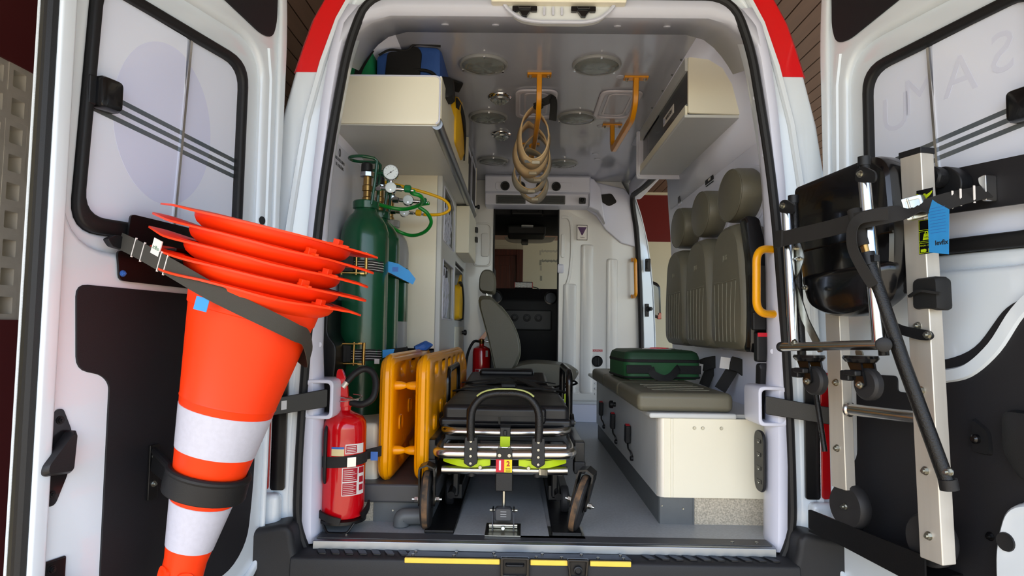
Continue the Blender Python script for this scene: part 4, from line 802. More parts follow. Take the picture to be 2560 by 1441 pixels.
# oxygen cylinders
def cylinder(y,grey,label):
    x=-.742; r=.100; t=thing('oxygen_cylinder',(x,y,.03),label,'gas cylinder','three gas cylinders strapped upright on the left')
    top=1.20; prof=[(.085,.03),(r,.05),(r,1.06),(.097,1.09),(.088,1.12),(.07,1.15),(.052,1.168),(.046,1.18),(.044,top)]
    obj('body',B().lathe([(a,b_) for a,b_ in prof],(x,y,0),(0,0,1),44),'oxy_grey' if grey else 'oxy_green',t)
    if grey: obj('green_band',B().lathe([(r+.001,.72),(r+.0015,.722),(r+.0015,.98),(r+.001,.982)],(x,y,0),(0,0,1),44,False),'oxy_green',t)
    m='oxy_grey' if grey else 'oxy_green'
    obj('neck_ring',B().lathe([(.046,1.185),(.053,1.188),(.054,1.215),(.050,1.22),(.02,1.22)],(x,y,0),(0,0,1),28),m,t)
    obj('valve_stem',B().lathe([(.020,1.22),(.020,1.235),(.016,1.24),(.016,1.262),(.021,1.265),(.021,1.285),(.017,1.29),(.017,1.325)],(x+.004,y,0),(0,0,1),18),'brass',t)
    obj('valve_ring',B().lathe([(.024,1.322),(.03,1.325),(.03,1.343),(.024,1.346)],(x+.002,y,0),(0,0,1),8),'steel',t); obj('valve_wheel',B().lathe([(.022,1.346),(.025,1.35),(.024,1.378),(.016,1.385)],(x,y,0),(0,0,1),12),'plastic',t)
    # wire guard: loop on top of two bent legs
    if y<.9:
        lp=[(x+.045,y-.035,1.395),(x-.01,y-.055,1.40),(x-.06,y-.04,1.40),(x-.072,y,1.40),(x-.05,y+.035,1.40),(x,y+.045,1.40),(x+.045,y+.03,1.395)]
        g=smooth_path(lp,5); obj('wire_guard',B().tube([V((x+.032,y-.04,1.20)),V((x+.044,y-.037,1.30)),V((x+.05,y-.036,1.385))]+g[1:-1]+[V((x+.05,y+.03,1.385)),V((x+.042,y+.03,1.2))],.0065,10),m,t)
        obj('guard_rung',B().tube(bend([(x+.05,y-.03,1.335),(x+.10,y-.03,1.335),(x+.10,y+.02,1.335)],.01),.005,8),m,t)
    return x
cylinder(.55,False,'nearest green oxygen cylinder with wire guard and pressure regulator')
cylinder(.80,False,'middle green oxygen cylinder between the nearest one and the grey one')
cylinder(1.05,True,'grey gas cylinder with green band, farthest of the three cylinders')
def regulator(y,z,gauge,hosecol,label,dx=0):
    x=-.738; t=thing('pressure_regulator',(x+.05,y,z),label,'regulator')
    F=lambda a,b_,c:V((x+dx+a,y-.02+b_,z+c))
    obj('inlet_nut',B().lathe([(.010,0),(.014,.004),(.014,.03),(.010,.034)],F(.03,0,0),(1,0,0),6),'chrome',t)
    obj('body_block',B().cyl(F(.06,0,0),F(.15,0,-.006),.009),'chrome',t); obj('diaphragm_housing',B().lathe([(.012,-.016),(.024,-.013),(.025,.012),(.020,.02)],F(.105,0,-.003),(.2,-1,0),24),'chrome',t)
    obj('cap_face',B().lathe([(.0225,.0),(.0225,.003),(.018,.006)],F(.107,-.02,-.003),(.15,-1,.1),24),'gauge_white',t); obj('cap_screw',B().lathe([(.003,0),(.003,.002)],F(.108,-.0275,-.014),(.15,-1,0),10),'steel',t)
    if gauge: 
        gp=F(.105,-.012,.062); gd=V((.12,-1,-.05)); g=obj('pressure_gauge',B().lathe([(.030,-.02),(.033,-.014),(.034,.008),(.031,.012),(.029,.009)],gp,gd,32),'chrome',t)
        obj('gauge_stem',B().cyl(F(.105,-.008,.0),F(.105,-.008,.035),.007),'chrome',t)
        a,b_,d=basis(gd); fm=frame(gp+d*.0095,a,b_,d); obj('gauge_dial',B().prism(ell((0,0),.029,.029,32),fm,0,.0006),'gauge_white',g)
        nb=B().prism([(-.016,-.0105),(-.015,-.012),(.013,.009),(.0125,.010)],fm,.001,.0014).cyl(fm@V((0,0,0)),fm@V((0,0,.002)),.003); obj('needle',nb,'ink',g)
        tk=B()
        for k in range(11):
            an=R(225-27*k); c_,s_=math.cos(an),math.sin(an); tk.prism([(c_*.022-s_*.0005,s_*.022+c_*.0005),(c_*.026-s_*.0005,s_*.026+c_*.0005),(c_*.026+s_*.0005,s_*.026-c_*.0005),(c_*.022+s_*.0005,s_*.022-c_*.0005)],fm,.0006,.001)
        obj('dial_ticks',tk,'ink',g,kind='stuff')
    obj('outlet_fitting',B().cyl(F(.15,0,-.006),F(.20,0,-.012),.006).lathe([(.008,0),(.009,.012),(.006,.014)],F(.165,0,-.008),(1,0,-.1),10),'chrome',t)
    k=obj('outlet_knob',B().lathe([(.012,-.014),(.016,-.010),(.016,.010),(.012,.014)],F(.175,-.004,-.004),(.95,0,-.1),10),'hose_yellow' if hosecol=='hose_yellow' else 'knob_green',t)
    return F(.20,0,-.012)
p1=regulator(.55,1.275,True,'hose_green','chrome regulator with white round dial gauge on the nearest cylinder')
p2=regulator(.80,1.272,False,'hose_green','dark chrome regulator with green knob on the middle cylinder',.03)
p3=regulator(1.05,1.262,False,'hose_yellow','chrome regulator with yellow knob on the grey cylinder',-.03)
def hose(path,m,name,label,r=.0085): return obj(name,B().tube(smooth_path(path,8),r,12),m,None,label=label,cat='hose')
D1=[(-0.548,0.55,1.258),(-0.517,0.57,1.251),(-0.514,0.62,1.24),(-0.541,0.68,1.23),(-0.611,0.72,1.22),(-0.679,0.7,1.225),(-0.724,0.62,1.229)]
hose([p1]+D1,'hose_green','green_hose','green oxygen hose making the upper small loop at the regulators')
D2=[(-0.559,0.8,1.251),(-0.521,0.82,1.221),(-0.507,0.86,1.183),(-0.545,0.92,1.148),(-0.615,0.98,1.138),(-0.684,0.98,1.159),(-0.727,0.9,1.191),(-0.743,0.84,1.209)]
hose([p2]+D2,'hose_green','green_hose','green oxygen hose hanging in the larger lower loop by the cylinders')
D3=[(-0.503,1.08,1.259),(-0.458,1.08,1.274),(-0.446,1.08,1.298),(-0.475,1.08,1.335),(-0.553,1.06,1.362),(-0.651,1.04,1.385),(-0.727,1.02,1.4),(-0.802,1,1.41)]
hose([p3]+D3,'hose_yellow','yellow_hose','yellow hose looping out past the tall cabinet edge',.0075)
# ratchet straps round the cylinders
def ratchet(z,label,tagside):
    t=thing('ratchet_strap',(-.70,.44,z),label,'strap','ratchet straps around the gas cylinders'); x=-.742; r=.104
    pth=[V((-.84,.60,z)),V((-.842,.55,z))]+[V((x-r*math.cos(a),.55-r*math.sin(a),z-.006*math.sin(a))) for a in [R(k*10) for k in range(0,13)]]
    pth+=[V((-.655,.50,z-.008)),V((-.64,.62,z-.008)),V((-.637,.80,z-.01)),V((-.636,1.05,z-.012)),V((-.66,1.14,z-.01)),V((-.74,1.16,z)),V((-.84,1.1,z))]
    obj('webbing',B().strapw(pth,.046,.003,(0,0,1)),'webbing',t)
    for dz in (-.015,-.005,.005,.015): obj('thread_line',B().tube([p+V((.002,-.0025,dz)) for p in pth[9:17]],.0011,6),'label_white',t)
    fm=frame((x-.015,.55-r-.012,z),(1,.12,0),(0,0,1),(.12,-1,0))
    fr=obj('ratchet_frame',B().bx(-.07,.055,-.042,-.036,-.004,.022,fm).bx(-.07,.055,.036,.042,-.004,.022,fm),'gold',t,bevel=.002)
    obj('webbing_roll',B().cyl(fm@V((-.03,-.033,.006)),fm@V((-.03,.033,.006)),.020).bx(-.055,-.0,-.032,.032,-.006,.018,fm),'webbing',fr)
    for a in (-.045,.012): obj('ratchet_axle',B().cyl(fm@V((a,-.046,.012)),fm@V((a,.046,.012)),.0045),'gold',fr)
    obj('handle_bar',B().cyl(fm@V((.052,-.044,.024)),fm@V((.052,.044,.024)),.0065).bx(.03,.056,-.044,-.038,.012,.026,fm).bx(.03,.056,.038,.044,.012,.026,fm),'gold',fr)
    return t
r1=ratchet(.945,'upper ratchet strap with gold buckle and a long blue tag around the cylinders',0)
r2=ratchet(.585,'lower ratchet strap with gold buckle around the cylinders near the boards',1)
tp=[(-0.656,0.62,0.972),(-0.601,0.6,0.959),(-0.554,0.58,0.931),(-0.526,0.57,0.896),(-0.537,0.57,0.872),(-0.575,0.58,0.89),(-0.647,0.62,0.926)]
fq=frame((0,.56,0),(1,0,0),(0,0,1),(0,-1,0)); obj('blue_tag',B().prism([(p[0],p[2]) for p in tp],fq,0,.0012),'tag_blue',r1); obj('tag_print',B().bx(-.625,-.60,.5583,.559,.925,.945),'label_blue',r1)
tq=[(-0.639,0.5,0.6),(-0.59,0.5,0.605),(-0.596,0.5,0.582),(-0.638,0.5,0.567)]; obj('blue_tag',B().prism([(p[0],p[2]) for p in tq],frame((0,.47,0),(1,0,0),(0,0,1),(0,-1,0)),0,.0012),'tag_blue',r2)
obj('white_tag',B().bx(-.665,-.645,.443,.4445,.545,.565),'label_white',r2); obj('crumpled_tag',B().pad(rpoly([(-.60,.60),(-.54,.63),(-.50,.61),(-.53,.58),(-.59,.58)],.01,3),XZ(1.0),[(1,0),(.8,.02),(.4,.012)]),'label_blue',r2)
# tall cabinet
TC=thing('tall_cabinet',(-.67,1.9,0),'tall cream storage cabinet behind the gas cylinders with netted openings','cabinet')
obj('rear_panel',B().bx(-.85,-.525,1.21,1.225,.585,1.488),'laminate',TC); obj('corner_post',B().bx(-.527,-.498,1.205,1.235,.05,1.49),'laminate_grey',TC,bevel=.008,seg=3)
op1=rpoly([(1.30,1.16),(1.86,1.16),(1.86,1.42),(1.72,1.455),(1.30,1.455)],.02,4); op2=rrect(1.30,1.86,.74,1.06,.02,4); op3=rrect(1.98,2.66,.74,1.12,.02,4)
obj('side_panel',panel([(1.235,.02),(2.76,.02),(2.76,1.488),(1.235,1.488)],[op1,op2,op3],YZ(-.505),-.008,.006,.002),'laminate_grey',TC)
for o_ in (op1,op2): obj('opening_trim',B().tube([V((-.499,a,b_)) for a,b_ in o_],.004,8,True),'liner',TC)
obj('interior',B().bx(-.85,-.84,1.23,2.76,.05,1.48),'laminate_grey',TC); obj('inner_shelf',B().bx(-.84,-.51,1.23,2.75,1.09,1.10),'laminate_grey',TC); obj('inner_shelf',B().bx(-.84,-.51,1.23,2.75,.70,.71),'laminate_grey',TC); obj('divider',B().bx(-.84,-.51,1.90,1.912,.71,1.48),'laminate_grey',TC)
obj('gap_shade_sheet',B().bx(-.80,-.53,1.214,1.222,.40,.575),'cabin_dark',TC); obj('end_panel',B().bx(-.85,-.5,2.75,2.76,.02,1.488),'laminate_grey',TC)  # shade of the gap below the rear panel put in as a dark sheet
ld=obj('lower_door',B().bx(-.502,-.494,2.02,2.62,.14,.70),'laminate',TC,bevel=.003); obj('door_latch',B().lathe([(.012,0),(.012,.012),(.02,.014),(.02,.03),(.012,.034)],(-.494,2.5,.66),(1,0,0),16),'plastic',ld)
vg=obj('door_vent',B().bx(-.495,-.49,2.42,2.54,.34,.53),'speckle',ld,bevel=.002)
# white safety netting across the two openings
def net(y0,y1,z0,z1,label):
    t=thing('safety_net',(-.515,(y0+y1)/2,z0),label,'net'); n=9; b=B()
    nb=int((y1-y0)/.042)
    for k in range(-8,nb+9):
        for sgn in (1,-1):
            p=[]
            for j in range(13):
                z=z0+(z1-z0)*j/12; y=y0+.042*k+sgn*(z-z0)*.55
                if y0-.001<=y<=y1+.001: p.append(V((-.513+.012*math.sin(PI*j/12)+.004*math.sin(k*2.1+j),y,z)))
            if len(p)>1: b.tube(p,.0035,5)
    obj('mesh',b,'net',t,kind='stuff'); obj('top_hem',B().strapw([(-.512,y0,z1),(-.512,y1,z1)],.02,.004,(0,0,1)),'webbing',t)
    for y in (y0+.05,y1-.1): obj('net_clip',B().bx(-.516,-.498,y-.018,y+.018,z1-.055,z1-.015),'plastic',t,bevel=.004)
net(1.31,1.68,1.165,1.40,'white netting across the upper opening of the tall cabinet'); net(1.31,1.62,.75,1.03,'white netting across the lower opening of the tall cabinet')
sc=thing('wall_box',(-.45,2.3,1.16),'small cream wall box with black latches under the left shelf','box'); obj('body',B().bx(-.50,-.415,1.98,2.62,1.17,1.475),'laminate',sc,bevel=.006); 
for z in (1.40,1.33): obj('latch',B().bx(-.416,-.395,2.50,2.56,z-.018,z+.018),'plastic',sc,bevel=.004)
yp=thing('yellow_pouch',(-.55,2.2,.75),'yellow and black pouch standing in the side recess of the tall cabinet','pouch'); obj('body',B().pad(rpoly([(2.02,.745),(2.30,.745),(2.32,.88),(2.2,.98),(2.05,.97)],.04,4),YZ(-.56),[(.9,0),(1,.03),(1,.06),(.9,.085)]),'bag_yellow',yp)
obj('edge_trim',B().tube(smooth_path([(-.478,2.3,.75),(-.476,2.32,.88),(-.476,2.2,.98),(-.476,2.06,.985)],5),.010,8),'bag_black',yp); obj('flap',B().prism(rpoly([(2.1,.97),(2.32,1.06),(2.36,1.05),(2.28,.90)],.01,3),YZ(-.50),0,.01),'bag_yellow',yp)
# spine boards standing on the plastic box
def spine_board(x,label):
    t=thing('spine_board',(x,1.0,.137),label,'spine board','two yellow spine boards standing on edge')
    y0,y1,z0,z1=.20,1.95,.137,.583
    out=rpoly([(y0,z0),(y1-.25,z0+.01),(y1,z0+.10),(y1,z1-.10),(y1-.25,z1-.01),(y0,z1)],[.07,.1,.08,.08,.1,.07],6)
    hl=[]
    for k in range(6):
        a=y0+.17+.235*k
        for zz in (z0+.055,z1-.055): hl.append(rrect(a,a+.09,zz-.014,zz+.014,.013,4))
    me=panel(out,hl,YZ(x),-.026,.026,.02); obj('board',me,'board_yellow',t)
    obj('rim',B().sweep([V((x,a,b_)) for a,b_ in rpoly([(y0+.018,z0+.02),(y1-.25,z0+.03),(y1-.02,z0+.11),(y1-.02,z1-.11),(y1-.25,z1-.03),(y0+.018,z1-.02)],[.06,.1,.07,.07,.1,.06],5)],[(.031*math.cos(2*PI*k/10),.02*math.sin(2*PI*k/10)) for k in range(10)],(1,0,0),True),'board_yellow',t)
    for zz in (z0+.105,z1-.105):
        for yy in (y0+.05,1.2): obj('spacer_pin',B().lathe([(.017,.0),(.016,.022),(.012,.036),(.008,.044)],(x+(.024 if x<-.52 else -.024),yy,zz),(1 if x<-.52 else -1,0,0),14),'board_yellow',t)
    for k in range(7): obj('moulded_slot',B().pad(rrect(.33+.2*k,.40+.2*k,.30+.04*(k%2),.36+.04*(k%2),.02,4),YZ(x),[(1,.024),(.9,.032),(.6,.026)]),'board_yellow',t)
    return t
spine_board(-.568,'yellow plastic spine board next to the green cylinders'); spine_board(-.437,'yellow plastic spine board nearer to the stretcher')
pc=thing('battery_box',(-.54,.9,0),'dark grey box plinth carrying the yellow spine boards','box')
obj('lid',B().bx(-.66,-.375,.17,1.9,.072,.137),'box_grey',pc,bevel=.008); obj('kick_panel',B().bx(-.69,-.60,.20,1.9,0,.074),'speckle',pc); obj('kick_corner',B().bx(-.60,-.39,.195,1.9,0,.074),'kick_grey',pc); obj('end_clip',B().bx(-.672,-.655,.165,.19,.09,.137),'liner',pc)
screw((-.53,.195,.04),(0,-1,0),pc,.004,.003)
obj('pipe_elbow',B().tube(bend([(-.49,.14,0.004),(-.49,.14,.035),(-.40,.15,.035)],.03,6),.028,16),'kick_grey',None,label='stub of grey pipe on the floor by the left stretcher wheel',cat='pipe')
# wheel-arch cover behind the extinguisher
obj('wheel_arch_cover',B().bx(-.85,-.60,.24,1.2,.0,.34),'laminate',None,bevel=.02,label='cream wheel arch cover behind the front fire extinguisher',cat='cover')
# front fire extinguisher
def extinguisher(x,y,z0,z1,r,name,label,front):
    t=thing('fire_extinguisher',(x,y,z0),label,'fire extinguisher'); h=z1-z0
    obj('cylinder',B().lathe([(r*.9,z0),(r*.97,z0+.004),(r,z0+.02),(r,z1-.05),(r*.96,z1-.03),(r*.8,z1-.012),(r*.45,z1),(r*.25,z1+.008),(r*.25,z1+.022)],(x,y,0),(0,0,1),40),'ext_red',t)
    obj('valve_head',B().lathe([(r*.3,z1+.02),(r*.32,z1+.024),(r*.32,z1+.05),(r*.22,z1+.055)],(x,y,0),(0,0,1),16),'ext_red' if front else 'steel',t)
    return t
ex=extinguisher(-.688,.11,.045,.395,.0735,'f','red fire extinguisher with black hose strapped at the left rear corner',True)
x,y=-.688,.11
obj('carry_handle',B().prism(rpoly([(-.02,.44),(.012,.44),(.006,.50),(-.012,.545),(-.028,.545),(-.032,.525)],.008,3),XZ(y-.01)@Matrix.Translation((x,0,0)),-.008,.008),'ext_red',ex,bevel=.003); obj('squeeze_lever',B().tube([(x-.04,y-.02,.452),(x-.01,y-.025,.448),(x+.05,y-.02,.440)],.003,8),'steel',ex); obj('safety_pin',B().tube(smooth_path([(x-.04,y-.03,.44),(x,y-.035,.436),(x+.05,y-.03,.446),(x+.06,y-.02,.455),(x+.03,y-.02,.46)],4),.0018,6),'steel',ex)
hp=smooth_path([(x+.02,y-.01,.43),(x+.06,y-.02,.425),(x+.095,y-.015,.445),(x+.103,y,.49),(x+.09,y+.01,.53),(x+.06,y+.01,.545),(x+.03,y,.53),(x+.004,y-.012,.50)],7)
obj('hose',B().tube(hp,.0115,12),'rubber',ex); obj('nozzle_ferrule',B().cyl(hp[-1],hp[-1]+V((-.012,-.004,-.018)),.010),'aluminium',ex)
def wrap(t,x,y,r,a0,a1,z0,z1,m,name,n=10):
    rg=[[V((x+(r)*math.sin(a),y-(r)*math.cos(a),z)) for z in (z0,z1)] for a in [R(a0+(a1-a0)*k/n) for k in range(n+1)]]
    return obj(name,B().loft(rg,False,False),m,t)
r=.0735
wrap(ex,x,y,r+.0006,-20,14,.258,.288,'label_cream','date_label'); wrap(ex,x,y,r+.0009,-20,14,.281,.288,'label_blue','label_header'); wrap(ex,x,y,r+.0006,17,72,.264,.296,'label_white','maker_label'); wrap(ex,x,y,r+.0009,19,48,.267,.292,'label_red','label_field')
for k in range(4): wrap(ex,x,y,r+.0011,21,45,.270+.0055*k,.2718+.0055*k,'label_white','label_line')
ml=wrap(ex,x,y,r+.0006,10,78,.125,.218,'label_white','instruction_label'); wrap(ex,x,y,r+.0009,12,52,.172,.216,'label_red','label_field'); wrap(ex,x,y,r+.0009,12,50,.128,.168,'label_red','label_field')
for k in range(6): wrap(ex,x,y,r+.0011,14,49-(k%3)*5,.176+.0064*k,.1775+.0064*k,'label_white','label_line'); wrap(ex,x,y,r+.0011,14,47-(k%2)*6,.132+.006*k,.1334+.006*k,'label_white','label_line')
wrap(ex,x,y,r+.0009,56,76,.196,.216,'label_red','label_field'); wrap(ex,x,y,r+.0009,58,74,.165,.185,'label_red','label_field'); wrap(ex,x,y,r+.0009,58,74,.138,.158,'label_red','label_field')
es=thing('extinguisher_strap',(x,y,.22),'black webbing strap with chrome clasp around the front fire extinguisher','strap')
obj('webbing',B().strapw([V((x+(r+.003)*math.sin(a),y-(r+.003)*math.cos(a),.238+.006*math.sin(a))) for a in [R(-120+10*k) for k in range(25)]]+[V((x+.12,y+.09,.25))],.036,.003,(0,0,1)),'webbing',es); obj('clasp',B().bx(-.016,.016,-.017,.017,0,.006,frame((x+(r+.004)*math.sin(R(32)),y-(r+.004)*math.cos(R(32)),.238),(math.cos(R(32)),math.sin(R(32)),0),(0,0,1),(math.sin(R(32)),-math.cos(R(32)),0))),'chrome',es,bevel=.002)
obj('blue_tag',B().bx(x+.085,x+.11,y+.03,y+.032,.225,.255),'label_blue',es)
eb=thing('extinguisher_bracket',(x,y,.0),'black floor bracket with padded hoop under the front fire extinguisher','bracket')
obj('base_plate',B().lathe([(.080,.030),(.080,.040),(.074,.044)],(x,y,0),(0,0,1),36),'black_paint',eb)
for a0,a1 in ((-70,10),(60,100)): obj('padded_hoop',B().strapw([V((x+.088*math.sin(a),y-.088*math.cos(a),.055+.03*(a-R(a0))/R(a1-a0)*(1 if a0>0 else -1)+ (0 if a0>0 else .02))) for a in [R(a0+(a1-a0)*k/10) for k in range(11)]],.022,.008,(0,0,1)),'rubber',eb)
obj('foot_wire',B().tube(bend([(x-.05,y-.06,.034),(x-.03,y-.075,.004),(x+.035,y-.075,.004),(x+.055,y-.06,.034)],.012),.004,8),'black_paint',eb); obj('back_bar',B().bx(x-.025,x+.025,y+.075,y+.085,0,.36),'black_paint',eb)
# ================= stretcher =================
SX=-.134
ST=thing('stretcher',(SX,.9,0),'low black wheeled stretcher with aluminium frame standing in the middle of the floor','stretcher')
S=lambda dx,y,z:V((SX+dx,y,z))
# tubular front bumper loop and frame
lp=bend([S(-.225,.62,.262),S(-.245,.24,.250),S(-.235,.16,.250),S(0,.155,.250),S(.235,.16,.253),S(.245,.24,.256),S(.225,.62,.268)],.07,8)
obj('bumper_tube',B().tube(lp,.0185,14),'alu_tube',ST); obj('bumper_cross_tube',B().cyl(S(-.222,.235,.258),S(.222,.235,.262),.014,n=14),'alu_tube',ST)
up=bend([S(-.235,1.95,.330),S(-.24,.44,.305),S(-.23,.335,.300),S(0,.315,.300),S(.23,.335,.304),S(.24,.44,.309),S(.235,1.95,.334)],.08,8)
obj('mattress_frame_tube',B().tube(up,.0165,14),'alu_tube',ST)
obj('axle_tube',B().cyl(S(-.225,.20,.185),S(.225,.20,.188),.015,n=14),'alu_tube',ST); obj('coil_spring',B().tube([S(.122+.0012*k*.42,.20+.022*math.cos(k*.9),.187+.022*math.sin(k*.9)) for k in range(64)],.0022,6),'zinc',ST)
for s in (-1,1):
    obj('side_beam',B().bx(SX+s*.27-.016,SX+s*.27+.016,.26,1.9,.262,.284),'alu_anod',ST,bevel=.003); k=obj('leg_post',B().bx(SX+s*.272-.018,SX+s*.272+.018,.235,.285,.17,.285),'black_paint',ST,bevel=.004); obj('post_sleeve',B().bx(SX+s*.272-.021,SX+s*.272+.021,.23,.288,.17,.215),'plastic',k,bevel=.005)
    # arch handle clamps and lime bumpers
    c=obj('handle_clamp',B().prism(rpoly([(s*.118-.024,.222),(s*.118,.207),(s*.118+.024,.222),(s*.118+.022,.312),(s*.118-.022,.312)],.004,2),XZ(.14)@Matrix.Translation((SX,0,0)),-.03,.006),'plastic',ST,bevel=.003)
    for z in (.222,.247,.272,.298): screw(S(s*.118,.134,z),(0,-1,0),c,.0055,.004)
    b=B().loft([[S(s*(.05+.17*f),.165+.03*f*f-.012*math.sin(PI*f),.222+dz+.006*f-.010*math.sin(PI*f)) for dz in (-.012,.012)]+[S(s*(.05+.17*f),.19+.03*f*f,.222+dz+.006*f-.010*math.sin(PI*f)) for dz in (.012,-.012)] for f in [k/10 for k in range(11)]]); obj('lime_bumper',b,'lime',ST)
    screw(S(s*.085,.155,.205),(0,-1,0),ST,.007,.008,'zinc','bumper_stud')
    # lower legs, folded, dark
    obj('folded_leg',B().cyl(S(s*.20,.22,.18),S(s*.20,1.5,.09),.016).cyl(S(s*.20,.30,.07),S(s*.2,1.6,.20),.014),'black_paint',ST); obj('drop_tube',B().cyl(S(s*.118,.20,.25),S(s*.118,.205,.165),.017),'plastic',ST)
    obj('rear_castor',B().lathe([(.02,-.014),(.045,-.014),(.05,-.008),(.05,.008),(.045,.014),(.02,.014)],S(s*.215 if s<0 else .225,.42 if s<0 else .34,.055),(1,0,0),24),'tyre',ST)
    obj('undercarriage',B().bx(SX+s*.185-.02,SX+s*.185+.02,.40,1.6,.03,.09).bx(SX+s*.19-.012,SX+s*.19+.012,.36,.42,.05,.24),'black_paint',ST,bevel=.006)
obj('cross_beam',B().bx(SX-.24,SX+.24,.26,.30,.215,.245),'black_paint',ST,bevel=.004); obj('under_deck',B().bx(SX-.235,SX+.235,.36,1.9,.262,.296),'black_paint',ST,bevel=.004)
ar=bend([S(-.118,.14,.30),S(-.121,.14,.36),S(-.118,.145,.41),S(-.085,.15,.452),S(-.04,.152,.464),S(.04,.152,.465),S(.085,.15,.453),S(.118,.145,.412),S(.121,.14,.36),S(.118,.14,.30)],.04,5)
obj('arch_handle',B().tube(ar,.0145,14),'hammer_black',ST)
n=len(ar); idx=[i for i,p in enumerate(ar) if p.z>.438]; obj('grip_tape',B().sweep([ar[i]+V((0,-.0015,.0035)) for i in idx],[(.0150*math.cos(R(45+k*9)),.0150*math.sin(R(45+k*9))) for k in range(11)],(0,0,1)),'lime_pale',ST)
ltop=obj('lime_release',B().bx(SX-.018,SX+.018,.222,.228,.264,.302),'lime',ST,bevel=.001); obj('release_hook',B().bx(SX-.019,SX+.019,.225,.30,.300,.335).bx(SX-.006,SX+.006,.215,.225,.305,.325),'plastic',ST,bevel=.003)
hb=obj('hitch_plate',B().prism(rpoly([(-.028,.165),(.028,.165),(.028,.268),(.024,.275),(-.024,.275),(-.028,.268)],.004,2),XZ(.13)@Matrix.Translation((SX,0,0)),-.006,.0),'black_paint',ST,bevel=.001)
for dx in (-.017,.017): screw(S(dx,.130,.252),(0,-1,0),hb,.0075,.005); screw(S(dx,.150,.274),(0,-1,0),hb,.0065,.004)
sx=obj('number_sticker',B().bx(SX-.029,SX+.0,.1285,.1295,.194,.238),'sticker_red',hb); obj('sticker_digit',text('1',.046,XZ(.1284)@Matrix.Translation((SX-.015,.216,0)),.0003,bold=.0012),'label_white',sx)
sy=obj('number_sticker',B().bx(SX+.0,SX+.027,.1285,.1295,.194,.238),'sticker_yellow',hb); obj('sticker_digit',text('2',.024,XZ(.1284)@Matrix.Translation((SX+.0135,.223,0)),.0003,bold=.0008),'label_red',sy)
for k in range(3): obj('sticker_line',B().bx(SX+.005,SX+.022,.1280,.1285,.198+.004*k,.1995+.004*k),'ink',sy)
obj('hitch_block',B().bx(SX-.03,SX+.03,.128,.16,.128,.192),'plastic',hb,bevel=.004); obj('lock_pin',B().cyl(S(0,.142,.13),S(0,.142,.045),.006),'zinc',hb)
# mattress sections
def cushion(x0,x1,y0,y1,z0,z1,bev,m,name,par,**k): return obj(name,B().bx(x0,x1,y0,y1,z0,z1),m,par,bevel=bev,seg=4,**k)
mt=cushion(SX-.25,SX+.245,.40,.88,.318,.395,.022,'stretcher_vinyl','mattress',ST); cushion(SX-.26,SX+.255,.385,.87,.308,.345,.014,'stretcher_vinyl','mattress_skirt',mt)
cushion(SX-.155,SX+.155,.378,.43,.322,.388,.015,'stretcher_vinyl','foot_pad',mt); obj('seam',B().bx(SX-.15,SX+.15,.3765,.379,.352,.355),'black_paint',mt); obj('centre_loop',B().bx(SX-.03,SX-.022,.374,.379,.325,.352),'webbing_olive',mt)
cushion(SX-.25,SX+.24,.895,1.36,.330,.392,.022,'stretcher_vinyl','mattress',ST); m3=obj('back_mattress',B().bx(-.235,.235,0,.6,0,.06,frame(S(-.02,1.38,.332),(1,0,0),(0,.997,.05),(0,-.05,1))),'stretcher_vinyl',ST,bevel=.024,seg=4)
cushion(SX-.19,SX+.14,1.80,1.97,.405,.445,.018,'stretcher_vinyl','pillow',m3)
# restraint belts lying on top
for pts_,w in (([S(-.26,1.05,.385),S(-.2,1.02,.402),S(-.05,1.10,.404),S(.05,1.06,.404),S(.22,1.02,.402),S(.26,1.05,.385)],.05),([S(-.25,1.45,.395),S(-.15,1.40,.41),S(0,1.46,.412),S(.12,1.42,.412),S(.24,1.46,.395)],.05),([S(-.2,1.2,.402),S(-.1,1.3,.408),S(-.05,1.5,.414)],.045),([S(.15,1.1,.403),S(.1,1.3,.408),S(.02,1.55,.418)],.045)):
    obj('belt',B().strap(smooth_path(pts_,6),w,.006,(0,0,1)),'webbing',ST,)
obj('belt_buckle',B().bx(SX-.04,SX+.035,1.03,1.09,.405,.425),'plastic',ST,bevel=.006); obj('belt_clip',B().bx(SX-.07,SX-.05,.98,1.02,.402,.408),'steel',ST,bevel=.002); obj('lime_label',B().bx(SX-.02,SX+.0,.70,.72,.395,.396),'lime',ST)
for s in (-1,1):
    xo=SX+s*.275-.0; pth=bend([(xo,.80,.30),(xo,.80,.50),(xo,1.28,.505),(xo,1.28,.33)],.06,7); obj('side_rail',B().tube(pth,.0155,12),'plastic_gloss',ST); 
    obj('rail_pivot',B().prism(rpoly([(.50,.30),(.58,.29),(.60,.335),(.54,.35),(.50,.33)],.02,4),YZ(SX+s*.268),-.006,.006),'plastic',ST); screw((SX+s*.276,.54,.312),(s,-.3,0),ST,.009,.005)
obj('tilt_lever',B().tube(bend([S(.25,1.50,.37),S(.30,1.52,.385),S(.36,1.55,.405),S(.38,1.56,.39),S(.30,1.5,.37)],.01),.006,8),'plastic_gloss',ST); obj('lever_label',B().bx(SX+.262,SX+.285,.93,.935,.35,.39),'lime',ST)
